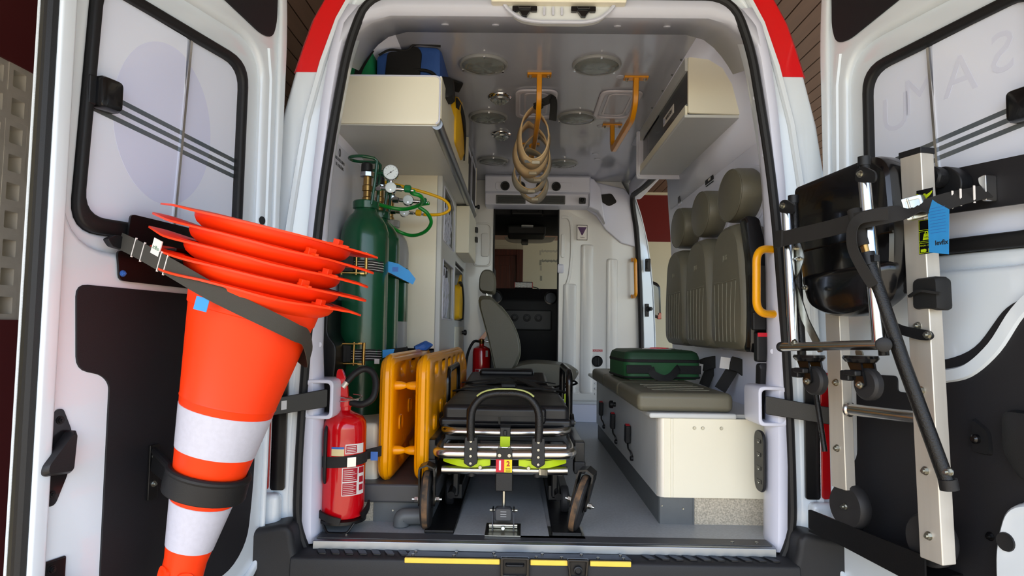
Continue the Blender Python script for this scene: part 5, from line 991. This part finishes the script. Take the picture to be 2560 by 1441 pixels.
# big front wheels in castor forks
def wheel(c,yaw,tilt,side):
    ax=V((math.cos(yaw)*math.cos(tilt),math.sin(yaw),math.sin(tilt))); c=V(c)
    w=obj('front_wheel',B().lathe([(.05,-.014),(.082,-.017),(.092,-.014),(.0965,-.006),(.0975,0),(.0965,.006),(.092,.014),(.082,.017),(.05,.014)],c,ax,44),'tyre',ST)
    obj('worn_tread',B().lathe([(.0962,-.009),(.0978,-.004),(.0980,0),(.0978,.004),(.0962,.009)],c,ax,44,False),'tyre_dirt',w)
    obj('wheel_hub',B().lathe([(.052,-.012),(.03,-.018),(.03,.018),(.052,.012)],c,ax,28),'plastic',w)
    upv=(V((0,0,1))-ax*ax.z).normalized(); fwd=ax.cross(upv)
    for s in (-1,1):
        M=frame(c+ax*s*.026,fwd,upv,ax); obj('fork_plate',B().prism(rpoly([(-.02,-.022),(.02,-.022),(.026,.06),(.036,.108),(-.036,.108),(-.026,.06)],.014,3),M,-.003,.003),'black_paint',w)
        bolt(c+ax*s*.029,ax*s,w,.010,.014)
    obj('fork_bridge',B().sweep([c+ax*a+upv*h+fwd*0 for a,h in ((-.027,.085),(-.024,.112),(0,.122),(.024,.112),(.027,.085))],[(-.036,-.003),(.036,-.003),(.036,.003),(-.036,.003)],fwd.cross(ax)*1.0),'black_paint',w)
wheel((SX-.266,.125,.0985),R(2),R(0),-1); wheel((SX+.262,.115,.0985),R(-16),R(-14),1)
# floor lock under the hitch
FL=thing('floor_lock',(SX,.11,0),'black and zinc floor lock for the stretcher bolted at the van sill','floor lock')
for s in (-1,1): obj('lock_cheek',B().prism(rpoly([(.075,.002),(.165,.002),(.15,.075),(.10,.075)],.01,3),YZ(SX+s*.036),-.002,.002),'black_paint',FL)
obj('lock_saddle',B().pad(rpoly([(-.03,.035),(.03,.035),(.03,.07),(.024,.078),(-.024,.078),(-.03,.07)],.006,3),XZ(.105)@Matrix.Translation((SX,0,0)),[(1,-.03),(1,.0),(.85,.004)]),'box_grey',FL); 
for k in range(3): obj('engraved_line',B().bx(SX-.010,SX+.010,.1003,.1008,.050+.008*k,.0515+.008*k),'paper',FL)
for y_,z_ in ((.09,.025),(.11,.014),(.14,.062)): obj('cross_pin',B().cyl((SX-.048,y_,z_),(SX+.048,y_,z_),.005),'zinc',FL)
obj('base_plate',B().bx(SX-.06,SX+.06,.03,.17,.0045,.009),'zinc',FL,bevel=.001); screw((SX,.07,.02),(0,-1,.3),FL,.007,.006)
obj('loading_plate',B().prism([(SX-.165,.05),(SX+.155,.05),(SX+.135,1.3),(SX-.14,1.3)],XY(.0015),0,.003),'floor_vinyl',None,label='grey loading plate on the floor beneath the stretcher',cat='plate')
for s,nm in ((-1,'left'),(1,'right')): obj('guide_track',B().bx(SX+s*.215-.05,SX+s*.215+.05,.065,1.7,.001,.012),'black_paint',None,bevel=.003,label='black floor track under the %s stretcher wheel'%nm,cat='track')
# ================= attendant seat =================
AS=thing('attendant_seat',(-.05,2.5,0),'olive grey swivel attendant seat facing the bench, turned sideways','seat')
M=frame((0,2.5,0),(1,0,0),(0,0,1),(0,-1,0))
bk=rpoly([(-.365,.915),(-.285,.915),(-.16,.79),(-.088,.64),(-.072,.52),(-.12,.40),(-.195,.345),(-.235,.36),(-.29,.60),(-.365,.86)],[.03,.02,.08,.08,.05,.05,.04,.04,.08,.04],5)
obj('backrest',B().pad(bk,M,[(.9,-.235),(1,-.205),(1,.205),(.9,.235)]),'seat_vinyl',AS)
hd=rpoly([(-.37,.945),(-.265,.935),(-.255,1.02),(-.275,1.10),(-.345,1.105),(-.372,1.05)],[.03,.02,.04,.04,.04,.04],5)
obj('headrest',B().pad(hd,M,[(.85,-.13),(1,-.105),(1,.105),(.85,.13)]),'seat_vinyl',AS); obj('headrest_rod',B().cyl((-.32,2.45,.9),(-.32,2.45,.95),.006).cyl((-.32,2.56,.9),(-.32,2.56,.95),.006),'chrome',AS)
cs=rpoly([(-.20,.34),(-.15,.43),(-.02,.468),(.16,.462),(.28,.44),(.325,.415),(.30,.36),(.25,.31),(-.12,.30)],[.04,.05,.08,.08,.05,.03,.04,.04,.04],5)
obj('cushion',B().pad(cs,M,[(.92,-.24),(1,-.215),(1,.215),(.92,.24)]),'seat_vinyl',AS); obj('swivel_base',B().bx(-.15,.22,2.33,2.67,.24,.31).cyl((.03,2.5,0),(.03,2.5,.24),.09).cyl((.03,2.5,0),(.03,2.5,.02),.18),'black_paint',AS,bevel=.01)
obj('seam_piping',B().tube([V((a,2.5-.207,b_)) for a,b_ in bk[12:]],.004,6),'seat_trim',AS)
# rear extinguisher behind the seat
e2=thing('fire_extinguisher',(-.362,2.68,.2),'darker red fire extinguisher standing behind the attendant seat','fire extinguisher')
x,y,r,z0,z1=-.362,2.68,.066,.135,.56
obj('cylinder',B().lathe([(r*.9,z0),(r,z0+.015),(r,z1-.04),(r*.9,z1-.015),(r*.5,z1),(r*.26,z1+.006),(r*.26,z1+.02)],(x,y,0),(0,0,1),32),'ext_red',e2); obj('valve_head',B().lathe([(.018,z1+.018),(.02,z1+.022),(.02,z1+.05),(.012,z1+.055)],(x,y,0),(0,0,1),14),'brass',e2)
obj('carry_handle',B().prism(rpoly([(-.03,z1+.04),(.01,z1+.035),(.06,z1+.115),(.05,z1+.125),(.035,z1+.12)],.005,3),XZ(y)@Matrix.Translation((x,0,0)),-.008,.008),'ext_red',e2,bevel=.002); obj('squeeze_lever',B().cyl((x,y,z1+.045),(x+.065,y,z1+.03),.006),'steel',e2)
obj('hose',B().tube(smooth_path([(x-.02,y-.02,z1+.035),(x-.06,y-.03,z1+.03),(x-.10,y-.03,z1-.06),(x-.118,y-.03,z1-.22),(x-.12,y-.03,z1-.38)],6),.010,10),'rubber',e2)
wrap(e2,x,y,r+.0006,30,48,.485,.53,'label_white','date_label'); wrap(e2,x,y,r+.0006,-38,18,.375,.395,'label_white','maker_label'); wrap(e2,x,y,r+.0009,-36,-12,.377,.393,'label_red','label_field')
wrap(e2,x,y,r+.0006,-38,-4,.30,.365,'label_cream','instruction_label'); wrap(e2,x,y,r+.0009,-36,-6,.303,.355,'label_red','label_field')
for k in range(4): wrap(e2,x,y,r+.0006,2+14*k,10+14*k,.305,.318,'label_white','symbol'); wrap(e2,x,y,r+.0006,2+14*k,9+14*k,.33,.338,'label_white','symbol')
wrap(e2,x,y,r+.0006,30,42,.37,.392,'label_white','class_mark')
obj('wall_stand',B().bx(-.30,-.24,2.70,2.78,.13,.55),'black_paint',None,bevel=.01,label='black bracket post beside the rear fire extinguisher',cat='bracket')
# ================= bench on the right =================
BN=thing('storage_bench',(.62,1.1,0),'cream bench base cabinet along the right wall with grey kick plinth','bench')
obj('end_panel',B().bx(.44,.86,.215,.228,.097,.378),'laminate',BN); obj('front_panel',B().bx(.418,.43,.25,2.10,.097,.378),'laminate_grey',BN); obj('far_panel',B().bx(.42,.86,2.09,2.10,.097,.378),'laminate_grey',BN)
b=B().lathe([(.028,.097),(.028,.378)],(.446,.243,0),(0,0,1),24); obj('corner_profile',b,'alu_satin',BN); obj('profile_bead',B().bx(.462,.472,.212,.22,.097,.378),'laminate',BN,bevel=.002)
for xx in (.548,.578,.645): screw((xx,.214,.345),(0,-1,0),BN,.006,.004)
obj('plinth_front',B().bx(.425,.435,.235,2.08,0,.097),'kick_grey',BN); obj('plinth_corner',B().bx(.427,.545,.225,.236,0,.097),'kick_grey',BN); obj('plinth_speckled',B().bx(.548,.80,.228,.236,0,.097),'speckle',BN); obj('plinth_filler',B().bx(.80,.84,.226,.236,0,.1),'laminate',BN)
obj('joint_bead',B().cyl((.5465,.226,.0),(.5465,.226,.097),.004),'kick_grey',BN); screw((.51,.2245,.055),(0,-1,0),BN,.004,.003); screw((.434,.2245,.065),(0,-1,0),BN,.003,.003)
WT=thing('worktop',(.6,1.2,.378),'pale grey bench top board under the seat cushions','worktop'); obj('board',B().bx(.385,.70,.205,2.32,.378,.398),'laminate_grey',WT,bevel=.008,seg=3); obj('rear_ledge',B().bx(.69,.855,.24,2.30,.378,.392),'laminate_grey',WT)
bl=['seat belt buckle on bench front, farthest from the rear doors','middle of three seat belt buckles on the bench front','seat belt buckle on bench front, nearest to the rear doors']
for k,(y,z) in enumerate(((1.741,.22),(1.259,.215),(.79,.222))):
    t=thing('belt_buckle',(.41,y,z-.07),bl[k],'buckle','belt buckles on the bench front'); o=obj('housing',B().bx(-.022,.022,-.04,.04,-.012,.012,frame((.402,y,z+.01),(0,1,.12),(0,-.12,1),(-1,0,0))),'plastic',t,bevel=.006,seg=3); obj('release_button',B().bx(-.016,.016,.034,.041,-.009,.009,frame((.402,y,z+.01),(0,1,.12),(0,-.12,1),(-1,0,0))),'sticker_red',t); obj('stalk',B().tube(smooth_path([(.404,y+.004,z-.03),(.402,y-.02,z-.05),(.408,y-.05,z-.062),(.414,y-.055,z-.085)],5),.004,8),'plastic',t); obj('anchor_bolt',B().lathe([(.012,0),(.012,.01),(.007,.014)],(.418,y-.055,z-.088),(-1,0,0),12),'plastic',t)
obj('latch_knob',B().lathe([(.012,0),(.012,.012),(.02,.015),(.02,.03),(.014,.034)],(.418,1.262,.308),(-1,0,0),16),'plastic',BN)
bk=['nearest olive grey bench seat beside the yellow grab handle','middle olive grey bench seat of the three, with the green bag on it','farthest olive grey bench seat beside the side doorway']
for k,y0 in enumerate((.20,.635,1.07)):
    y1=y0+.415; yc=(y0+y1)/2; c0=.225+.5*k
    t=thing('padded_seat',(.60,c0+.25,.398),bk[k],'seat','three padded seats of the bench')
    cu=obj('cushion',B().bx(.345,.695,c0,c0+.495,.399,.468),'seat_vinyl',t,bevel=.022,seg=4)
    for q in range(4): obj('stitch_line',B().cyl((.42,c0+.12+.08*q,.4683),(.64,c0+.12+.08*q,.4683),.0016,n=6),'seat_trim',cu)
    if k==0: obj('white_fleck',B().bx(.385,.392,.232,.24,.455,.461),'label_white',cu)
    pts_=rpoly([(y0+.01,.62),(y1-.01,.62),(y1,.80),(y1-.05,1.06),(y1-.13,1.115),(y0+.13,1.115),(y0+.05,1.06),(y0,.80)],[.05,.05,.1,.06,.05,.05,.06,.1],5)
    Mb=frame((.845,0,0),(0,1,0),(.0,0,1),(-1,0,0))
    bp=obj('backrest',B().pad(pts_,Mb,[(.96,0),(1,.02),(1,.085),(.965,.112),(.9,.124)]),'seat_vinyl',t)
    for q in range(6):
        yy=y0+.085+.049*q; obj('stitch_line',B().tube(smooth_path([(.7197,yy,.655),(.7190,yy+.004,.75),(.7197,yy+.012*(q-2.5)/2.5,.885)],4),.0012,6),'seat_trim',bp)
    obj('stitch_line',B().tube([(.7197,y0+.07,.893),(.7190,yc,.889),(.7197,y1-.07,.893)],.0015,6),'seat_trim',bp); obj('embossed_mark',text('JLAS',.028,frame((.7207,yc,.985),(0,-1,0),(0,0,1),(-1,0,0)),.0008),'seat_trim',bp)
    c=(yc+.055,1.245); h=obj('headrest',B().pad(ell(c,.158,.108,36),Mb,[(.93,0),(1,.015),(1,.07),(.95,.088),(.8,.096)]),'seat_vinyl',t); obj('piping',B().tube([V((.845-.088,a,b_)) for a,b_ in ell(c,.150,.1025,36)],.003,6,True),'seat_vinyl',h); obj('wall_pad',B().prism(ell((c[0]-.012,c[1]),.165,.118,36),Mb,-.008,.004),'liner',h,bevel=.003)
bs=thing('backrest_cover',(.83,.16,.6),'black shiny side cover on the wall behind the nearest bench backrest','cover'); obj('cover',B().pad(rpoly([(.735,.62),(.80,.62),(.80,1.0),(.775,1.11),(.72,1.115),(.74,.95)],.02,4),XZ(.20),[(1,-.03),(1,.02),(.9,.03)]),'plastic_gloss',bs)
# belts on the near side wall
nb=thing('shoulder_belt',(.78,.14,.5),'black shoulder belt with stowed red buckle hanging beside the nearest backrest','belt')
obj('webbing',B().strapw(smooth_path([(.775,.15,.93),(.765,.145,.86),(.758,.14,.80),(.755,.135,.76)],5),.045,.004,(1,0,0)),'webbing',nb); o=obj('belt_tongue',B().bx(.727,.775,.115,.14,.70,.765),'plastic',nb,bevel=.006); obj('receiver',B().bx(.737,.778,.11,.145,.59,.69),'plastic',nb,bevel=.008); obj('red_button',B().bx(.741,.774,.107,.112,.678,.692),'sticker_red',nb); obj('lower_sheath',B().pad(rpoly([(.742,.48),(.775,.44),(.79,.585),(.745,.585)],.012,3),XZ(.12),[(1,-.02),(1,.01),(.8,.016)]),'plastic',nb)
obj('slot_edging',B().tube(rpoly([(.792,.10,.47),(.80,.10,.60),(.797,.10,1.02),(.79,.10,1.08),(.785,.10,1.02)],.0) if 0 else smooth_path([(.795,.085,.44),(.80,.09,.6),(.793,.09,.9),(.785,.09,1.05),(.778,.085,1.09)],5),.004,8),'webbing',None,label='black fabric edged slot line on the right jamb behind the yellow handle',cat='edging')
LB=(('black lap belt end with white label on the bench, nearest the rear',[(0.764,0.62,0.448),(0.801,0.62,0.508),(0.829,0.62,0.555)],[(0.802,0.6,0.563),(0.842,0.6,0.551),(0.869,0.6,0.53)],(0.779,0.6,0.562)),('black lap belt end with white label beside the green bag',[(0.803,1,0.433),(0.822,1,0.481),(0.845,1,0.529)],[(0.782,0.98,0.529),(0.82,0.98,0.543),(0.866,0.98,0.55)],(0.768,0.97,0.516)))
for lab,a_,b_,l_ in LB:
    t=thing('lap_belt',V(a_[0]),lab,'belt','lap belts lying at the back of the bench'); obj('webbing',B().strapw(smooth_path(a_,5),.05,.005,(1,0,-.4)),'webbing',t); obj('folded_end',B().strapw(smooth_path(b_,4),.058,.016,(.25,0,1)),'webbing',t,bevel=.004); obj('white_label',B().bx(-.02,.02,-.024,.024,-.001,.001,frame(l_,(1,0,-.15),(.15,0,1),(0,-1,0))),'label_white',t)
# green first aid bag on the cushions
GB=thing('first_aid_bag',(.55,.98,.468),'green soft first aid bag with black straps lying on the bench cushions','bag')
Mg=frame((.56,1.0,.47),(.995,.06,0),(-.06,.995,0),(0,0,1))
base=rrect(-.175,.18,-.17,.22,.05,5)
obj('lower_body',B().pad(base,Mg,[(.93,0),(1,.015),(1.0,.045),(1.0,.078)]),'bag_green',GB); obj('zip_band',B().pad(base,Mg,[(1.0,.078),(1.012,.080),(1.012,.09),(1.0,.092)]),'bag_black',GB); obj('lid',B().pad(base,Mg,[(1.0,.092),(.985,.106),(.95,.122),(.85,.132),(.5,.136)]),'bag_lid',GB)
obj('white_print',B().prism([(-.06,-.02),(.07,-.05),(.14,.12),(.0,.14)],Mg,.134,.1372),'label_white',GB); obj('red_print',B().tube([Mg@V(p) for p in ((-.01,.02,.138),(.02,.0,.138),(.06,.0,.138),(.08,.03,.138),(.05,.06,.138),(.01,.06,.138))],.004,6,True),'sticker_red',GB)
obj('front_band',B().bx(-.17,-.055,-.176,-.170,.028,.066,Mg),'bag_black',GB,bevel=.002); obj('front_band',B().bx(.065,.175,-.176,-.170,.028,.066,Mg),'bag_black',GB,bevel=.002); obj('carry_loop',B().strapw(smooth_path([Mg@V(p) for p in ((-.06,-.178,.055),(-.05,-.186,.028),(-.02,-.192,.012),(.005,-.192,.008),(.035,-.19,.022),(.06,-.184,.048),(.07,-.178,.058))],6),.032,.004,(0,.1,1)),'bag_black',GB); obj('bottom_piping',B().tube([Mg@V((a,b_,.010)) for a,b_ in base],.005,6,True),'bag_black',GB); obj('top_handle',B().tube(smooth_path([Mg@V(p) for p in ((.13,.12,.11),(.17,.12,.125),(.18,.16,.12),(.15,.18,.11))],5),.006,8),'bag_black',GB)
# yellow grab handle on the jamb
gh=thing('grab_handle',(.76,.03,.75),'bright yellow tubular grab handle on the right rear jamb','handle')
obj('bar',B().tube(bend([(.79,.035,.973),(.70,.0,.973),(.698,.0,.755),(.79,.035,.755)],.055,8),.0135,14),'handle_yellow',gh)
for z in (.973,.755): obj('mount_foot',B().lathe([(.018,0),(.017,.008),(.0135,.012)],(.785,.033,z),(-1,-.3,0),18),'handle_yellow',gh)
g2=thing('grab_handle',(.79,2.85,.98),'small yellow grab handle by the side doorway beside the bulkhead','handle'); obj('bar',B().tube(bend([(.79,2.90,1.24),(.795,2.84,1.235),(.80,2.84,.96),(.79,2.90,.955)],.03,6),.013,12),'rail_yellow',g2)
for z in (1.24,.955): obj('mount_foot',B().bx(.772,.81,2.895,2.91,z-.014,z+.014),'rail_yellow',g2,bevel=.003)
# right overhead cabinet
RC=thing('overhead_cabinet',(.73,1.0,1.60),'cream overhead cabinet on the right wall with dark sliding front','cabinet')
obj('end_panel',B().prism(rpoly([(.613,1.615),(.853,1.61),(.838,1.70),(.80,1.80),(.76,1.85),(.613,1.857)],[.012,.006,.05,.05,.02,.01],4),XZ(.55),-.012,.006),'laminate',RC,bevel=.003); obj('bottom_board',B().bx(.60,.857,.555,1.60,1.598,1.612),'laminate_grey',RC,bevel=.003); obj('top_fascia',B().bx(.602,.613,.555,1.60,1.80,1.858),'laminate_grey',RC); obj('bottom_fascia',B().bx(.602,.613,.555,1.60,1.605,1.652),'laminate',RC,bevel=.003)
sd=obj('sliding_door',B().bx(.612,.616,.56,1.12,1.65,1.80),'plastic_gloss',RC); obj('sliding_door',B().bx(.618,.622,1.05,1.58,1.65,1.80),'plastic_gloss',RC); obj('door_track',B().bx(.606,.63,.555,1.6,1.648,1.656),'kick_grey',RC); obj('back_board',B().bx(.84,.85,.56,1.6,1.6,1.8),'laminate_grey',RC)
ls=obj('maker_label',B().bx(.6105,.612,.80,1.02,1.70,1.742),'label_white',sd); obj('label_ring',panel(ell((1.0,1.721),.010,.014,18),[ell((1.0,1.721),.007,.010,16)],YZ(.610),0,.0008),'label_blue',ls); obj('label_text',text('MOBITERM',.026,frame((.6102,.90,1.72),(0,-1,0),(0,0,1),(-1,0,0)),.0004,bold=.0004),'ink',ls)
fe=obj('far_end_panel',B().prism(rpoly([(.582,1.575),(.857,1.575),(.845,1.72),(.78,1.85),(.582,1.857)],[.02,.004,.05,.03,.01],4),XZ(1.60),-.016,.0),'liner',RC,bevel=.004); obj('far_rim',B().tube([V((x,1.598,z)) for x,z in ((.586,1.85),(.586,1.60),(.592,1.585),(.605,1.579),(.72,1.579))],.0055,8),'liner',RC)
for y in (.62,.85,1.1,1.35): screw((.846,y,1.585),(-1,0,-.3),RC,.005,.003,'kick_grey')
for y in (.58,.75,.95,1.2): screw((.592,y,1.858),(0,0,-1),RC,.005,.003,'kick_grey')
# wall switch plate and printed notices
sp=thing('switch_plate',(.855,1.66,1.44),'narrow steel switch plate with two black rockers on the right wall','switch'); obj('plate',B().bx(.8465,.8505,1.625,1.70,1.435,1.545),'steel',sp,bevel=.002); obj('rocker',B().bx(.843,.847,1.637,1.688,1.495,1.533),'plastic_gloss',sp); obj('rocker',B().bx(.843,.847,1.637,1.688,1.448,1.486),'plastic_gloss',sp)
wn=thing('wall_notice',(.849,1.06,1.42),'small black and white notice strip above the middle headrest','sign'); obj('strip',B().bx(.8465,.8485,.985,1.125,1.435,1.462),'ink',wn); obj('notice_text',text('AVISO',.017,frame((.8463,1.05,1.4485),(0,-1,0),(0,0,1),(-1,0,0)),.0003),'label_white',wn); obj('text_line',B().bx(.8465,.848,.985,1.115,1.424,1.428),'ink',wn)
# ================= things on the ceiling =================
def ceiling_light(x,y,label,r=.108):
    t=thing('ceiling_light',(x,y,1.86),label,'light','round ceiling lights')
    obj('bezel',B().lathe([(r,0),(r,-.006),(r*.97,-.012),(r*.90,-.013),(r*.88,-.006),(r*.87,.0)],(x,y,1.8595),(0,0,1),40,False),'oxy_grey',t)
    obj('reflector',B().lathe([(r*.88,-.003),(r*.55,-.0035),(r*.2,-.002)],(x,y,1.859),(0,0,1),32),'reflector',t)
    n=36; b=B(); 
    rg=[[V((x+r*f*math.cos(2*PI*k/n),y+r*f*math.sin(2*PI*k/n),1.8585-h-(.0015 if (k//3)%2 else 0))) for k in range(n)] for f,h in ((.88,.008),(.8,.014),(.5,.018),(.1,.019))]
    b.loft(rg); obj('lens',b,'lens',t)
    for k in range(3): obj('bezel_clip',B().bx(-.004,.004,-.006,.006,-.016,-.010,Matrix.Translation((x+r*.95*math.cos(k*2.1+.6),y+r*.95*math.sin(k*2.1+.6),1.8595))),'chrome',t)
cl=['front left ceiling light nearest the rear opening','front right ceiling light nearest the rear opening','middle left ceiling light beside the hanging collars','middle right ceiling light beside the hanging collars','far left ceiling light next to the air duct','far right ceiling light partly hidden behind the collars']
for k,(x,y) in enumerate(((-.262,.645),(.236,.64),(-.275,1.37),(.212,1.365),(-.287,2.32),(.20,2.375))): ceiling_light(x,y,cl[k])
for k,(x,y) in enumerate(((-.202,1.06),(-.213,1.70))):
    t=thing('ceiling_spotlight',(x,y,1.86),['nearer small chrome spotlight on the ceiling','farther small chrome spotlight on the ceiling'][k],'light','small chrome spotlights'); obj('bezel',B().lathe([(.062,0),(.06,-.006),(.052,-.012),(.046,-.006)],(x,y,1.86),(0,0,1),32,False),'chrome',t); obj('lens',B().lathe([(.047,-.004),(.045,-.022),(.036,-.028),(.01,-.028)],(x,y,1.86),(0,0,1),28),'reflector',t)
    for q in range(8): obj('lens_cell',B().ball((x+.026*math.cos(q*PI/4),y+.026*math.sin(q*PI/4),1.832),.008,8),'lens',t)
for k,x in enumerate((-.018,.40)):
    t=thing('ceiling_hatch',(x,1.15,1.86),['pale moulded recess in the ceiling above the hanging collars','pale moulded recess in the ceiling by the right grab rail'][k],'recess','moulded ceiling recesses')
    M=frame((x,1.15,1.86),(1,0,0),(0,1,0),(0,0,-1)); obj('frame',panel(rrect(-.105,.105,-.21,.22,.06,6),[rrect(-.08,.08,-.18,.19,.045,6)],M,0.001,.012,.005),'hatch',t); obj('tray',B().prism(rrect(-.082,.082,-.182,.192,.045,6),M,.001,.003),'header',t); obj('inner_ridge',panel(rrect(-.062,.062,-.16,.17,.04,6),[rrect(-.05,.05,-.148,.158,.035,6)],M,.003,.008,.002),'hatch',t)
# yellow overhead grab rails
def grab_rail(x,y0,y1,x1,label):
    t=thing('ceiling_grab_rail',(x,(y0+y1)/2,1.86),label,'grab rail','yellow ceiling grab rails')
    pth=bend([(x,y0,1.857),(x,y0+.015,1.745),(x,y0+.10,1.70),(x1,y1-.06,1.70),(x1,y1-.008,1.74),(x1,y1,1.857)],.035,5)
    b=B().sweep(pth,[(-.018,-.012),(.018,-.012),(.018,.012),(-.018,.012)],(1,0,0)); obj('bar',b,'rail_yellow',t,bevel=.004)
    for xx,yy in ((x,y0),(x1,y1)):
        f=obj('mount_plate',B().bx(xx-.055,xx+.055,yy-.022,yy+.022,1.851,1.8595),'rail_yellow',t,bevel=.001)
        for dx in (-.042,.042): bolt((xx+dx,yy,1.851),(0,0,-1),f,.007,.008)
grab_rail(-.012,.758,1.9,-.03,'yellow ceiling grab rail in the centre from which collars hang'); grab_rail(.434,.784,1.497,.425,'yellow ceiling grab rail on the right side of the ceiling')
for k,(x,y) in enumerate(((.36,.78),(.36,1.52),(.52,1.62),(.50,1.95),(.40,2.12),(.43,2.25))): obj('ceiling_plug',B().lathe([(.02,0),(.019,-.003),(.012,-.004)],(x,y,1.8598),(0,0,1),18),'header',AMB)
# rigid neck collars hanging from the centre rail
cb=['foremost beige neck collar hanging from the ceiling rail','second beige neck collar behind the foremost one','third beige neck collar, hanging lower in the bunch','fourth neck collar of the bunch, greyer and translucent','rearmost neck collar at the bottom of the hanging bunch']
for k in range(5):
    cx=-.028+(0,-.012,.014,-.014,.008)[k]; cy=.98+.13*k; cz=1.63-.022*k+(0,-.006,.004,-.012,-.016)[k]; ra=.075+(0,.012,.006,.018,.006)[k]; rb=.125-.006*k; roll=(0,.22,-.2,.3,-.25)[k]; tl=.24+.05*k
    t=thing('neck_collar',(cx,cy,cz-.1),cb[k],'neck collar','neck collars on the ceiling rail')
    rings=[]; n=36
    for q in range(n+1):
        a=2*PI*q/n; w=.045+.04*(0.5-.5*math.cos(a+k*.5))+.008*math.sin(3*a+k); pinch=1-.55*max(0,math.sin(a-PI*1.5+PI*2) if 0 else math.cos(a-PI/2))**3
        px=ra*math.cos(a)*pinch; pz=rb*math.sin(a)
        px,pz=px*math.cos(roll)-pz*math.sin(roll)*.6,pz*math.cos(roll)+px*math.sin(roll); f=V((cx+px,cy-pz*.28+.02*math.sin(2*a+k),cz+pz)); out=V((math.cos(a),0,math.sin(a)))
        dy=V((out.x*.25,1,-.35+out.z*.2)).normalized()
        rings.append([f-dy*w*.5,f+dy*w*.5])
    obj('collar_shell',B().loft(rings,False,False),'collar' if k<2 else 'collar_clear',t,solid=.003); obj('foam_edge',B().tube([r_[0] for r_ in rings[:-1]],.0042,6,True),'collar',t)
    obj('front_clip',B().bx(cx-.01,cx+.03,cy-.03+.03,cy-.02+.03,cz-rb-.006,cz-rb+.01),'collar_clear',t,bevel=.003)
    if k==0: obj('label_strip',B().bx(cx-.045,cx-.01,cy+.03,cy+.032,cz-rb+.006,cz-rb+.02),'tag_blue' if 0 else 'kick_grey',t)
ht=thing('hanging_strap',(0,.92,1.72),'black strap end tied to the central ceiling rail beside the collars','strap'); obj('webbing',B().strapw(smooth_path([(-.01,.90,1.77),(.03,.90,1.785),(.055,.90,1.80),(.062,.90,1.76),(.058,.90,1.69)],5),.035,.006,(1,.3,-.2)),'bag_black',ht); obj('knot',B().ball((-.012,.90,1.755),.018,10,(1.4,1,.8)),'webbing',ht); obj('tie_wrap',B().tube([(-.035,.885,1.76),(-.01,.88,1.77),(.02,.885,1.765)],.006,8),'webbing',ht)
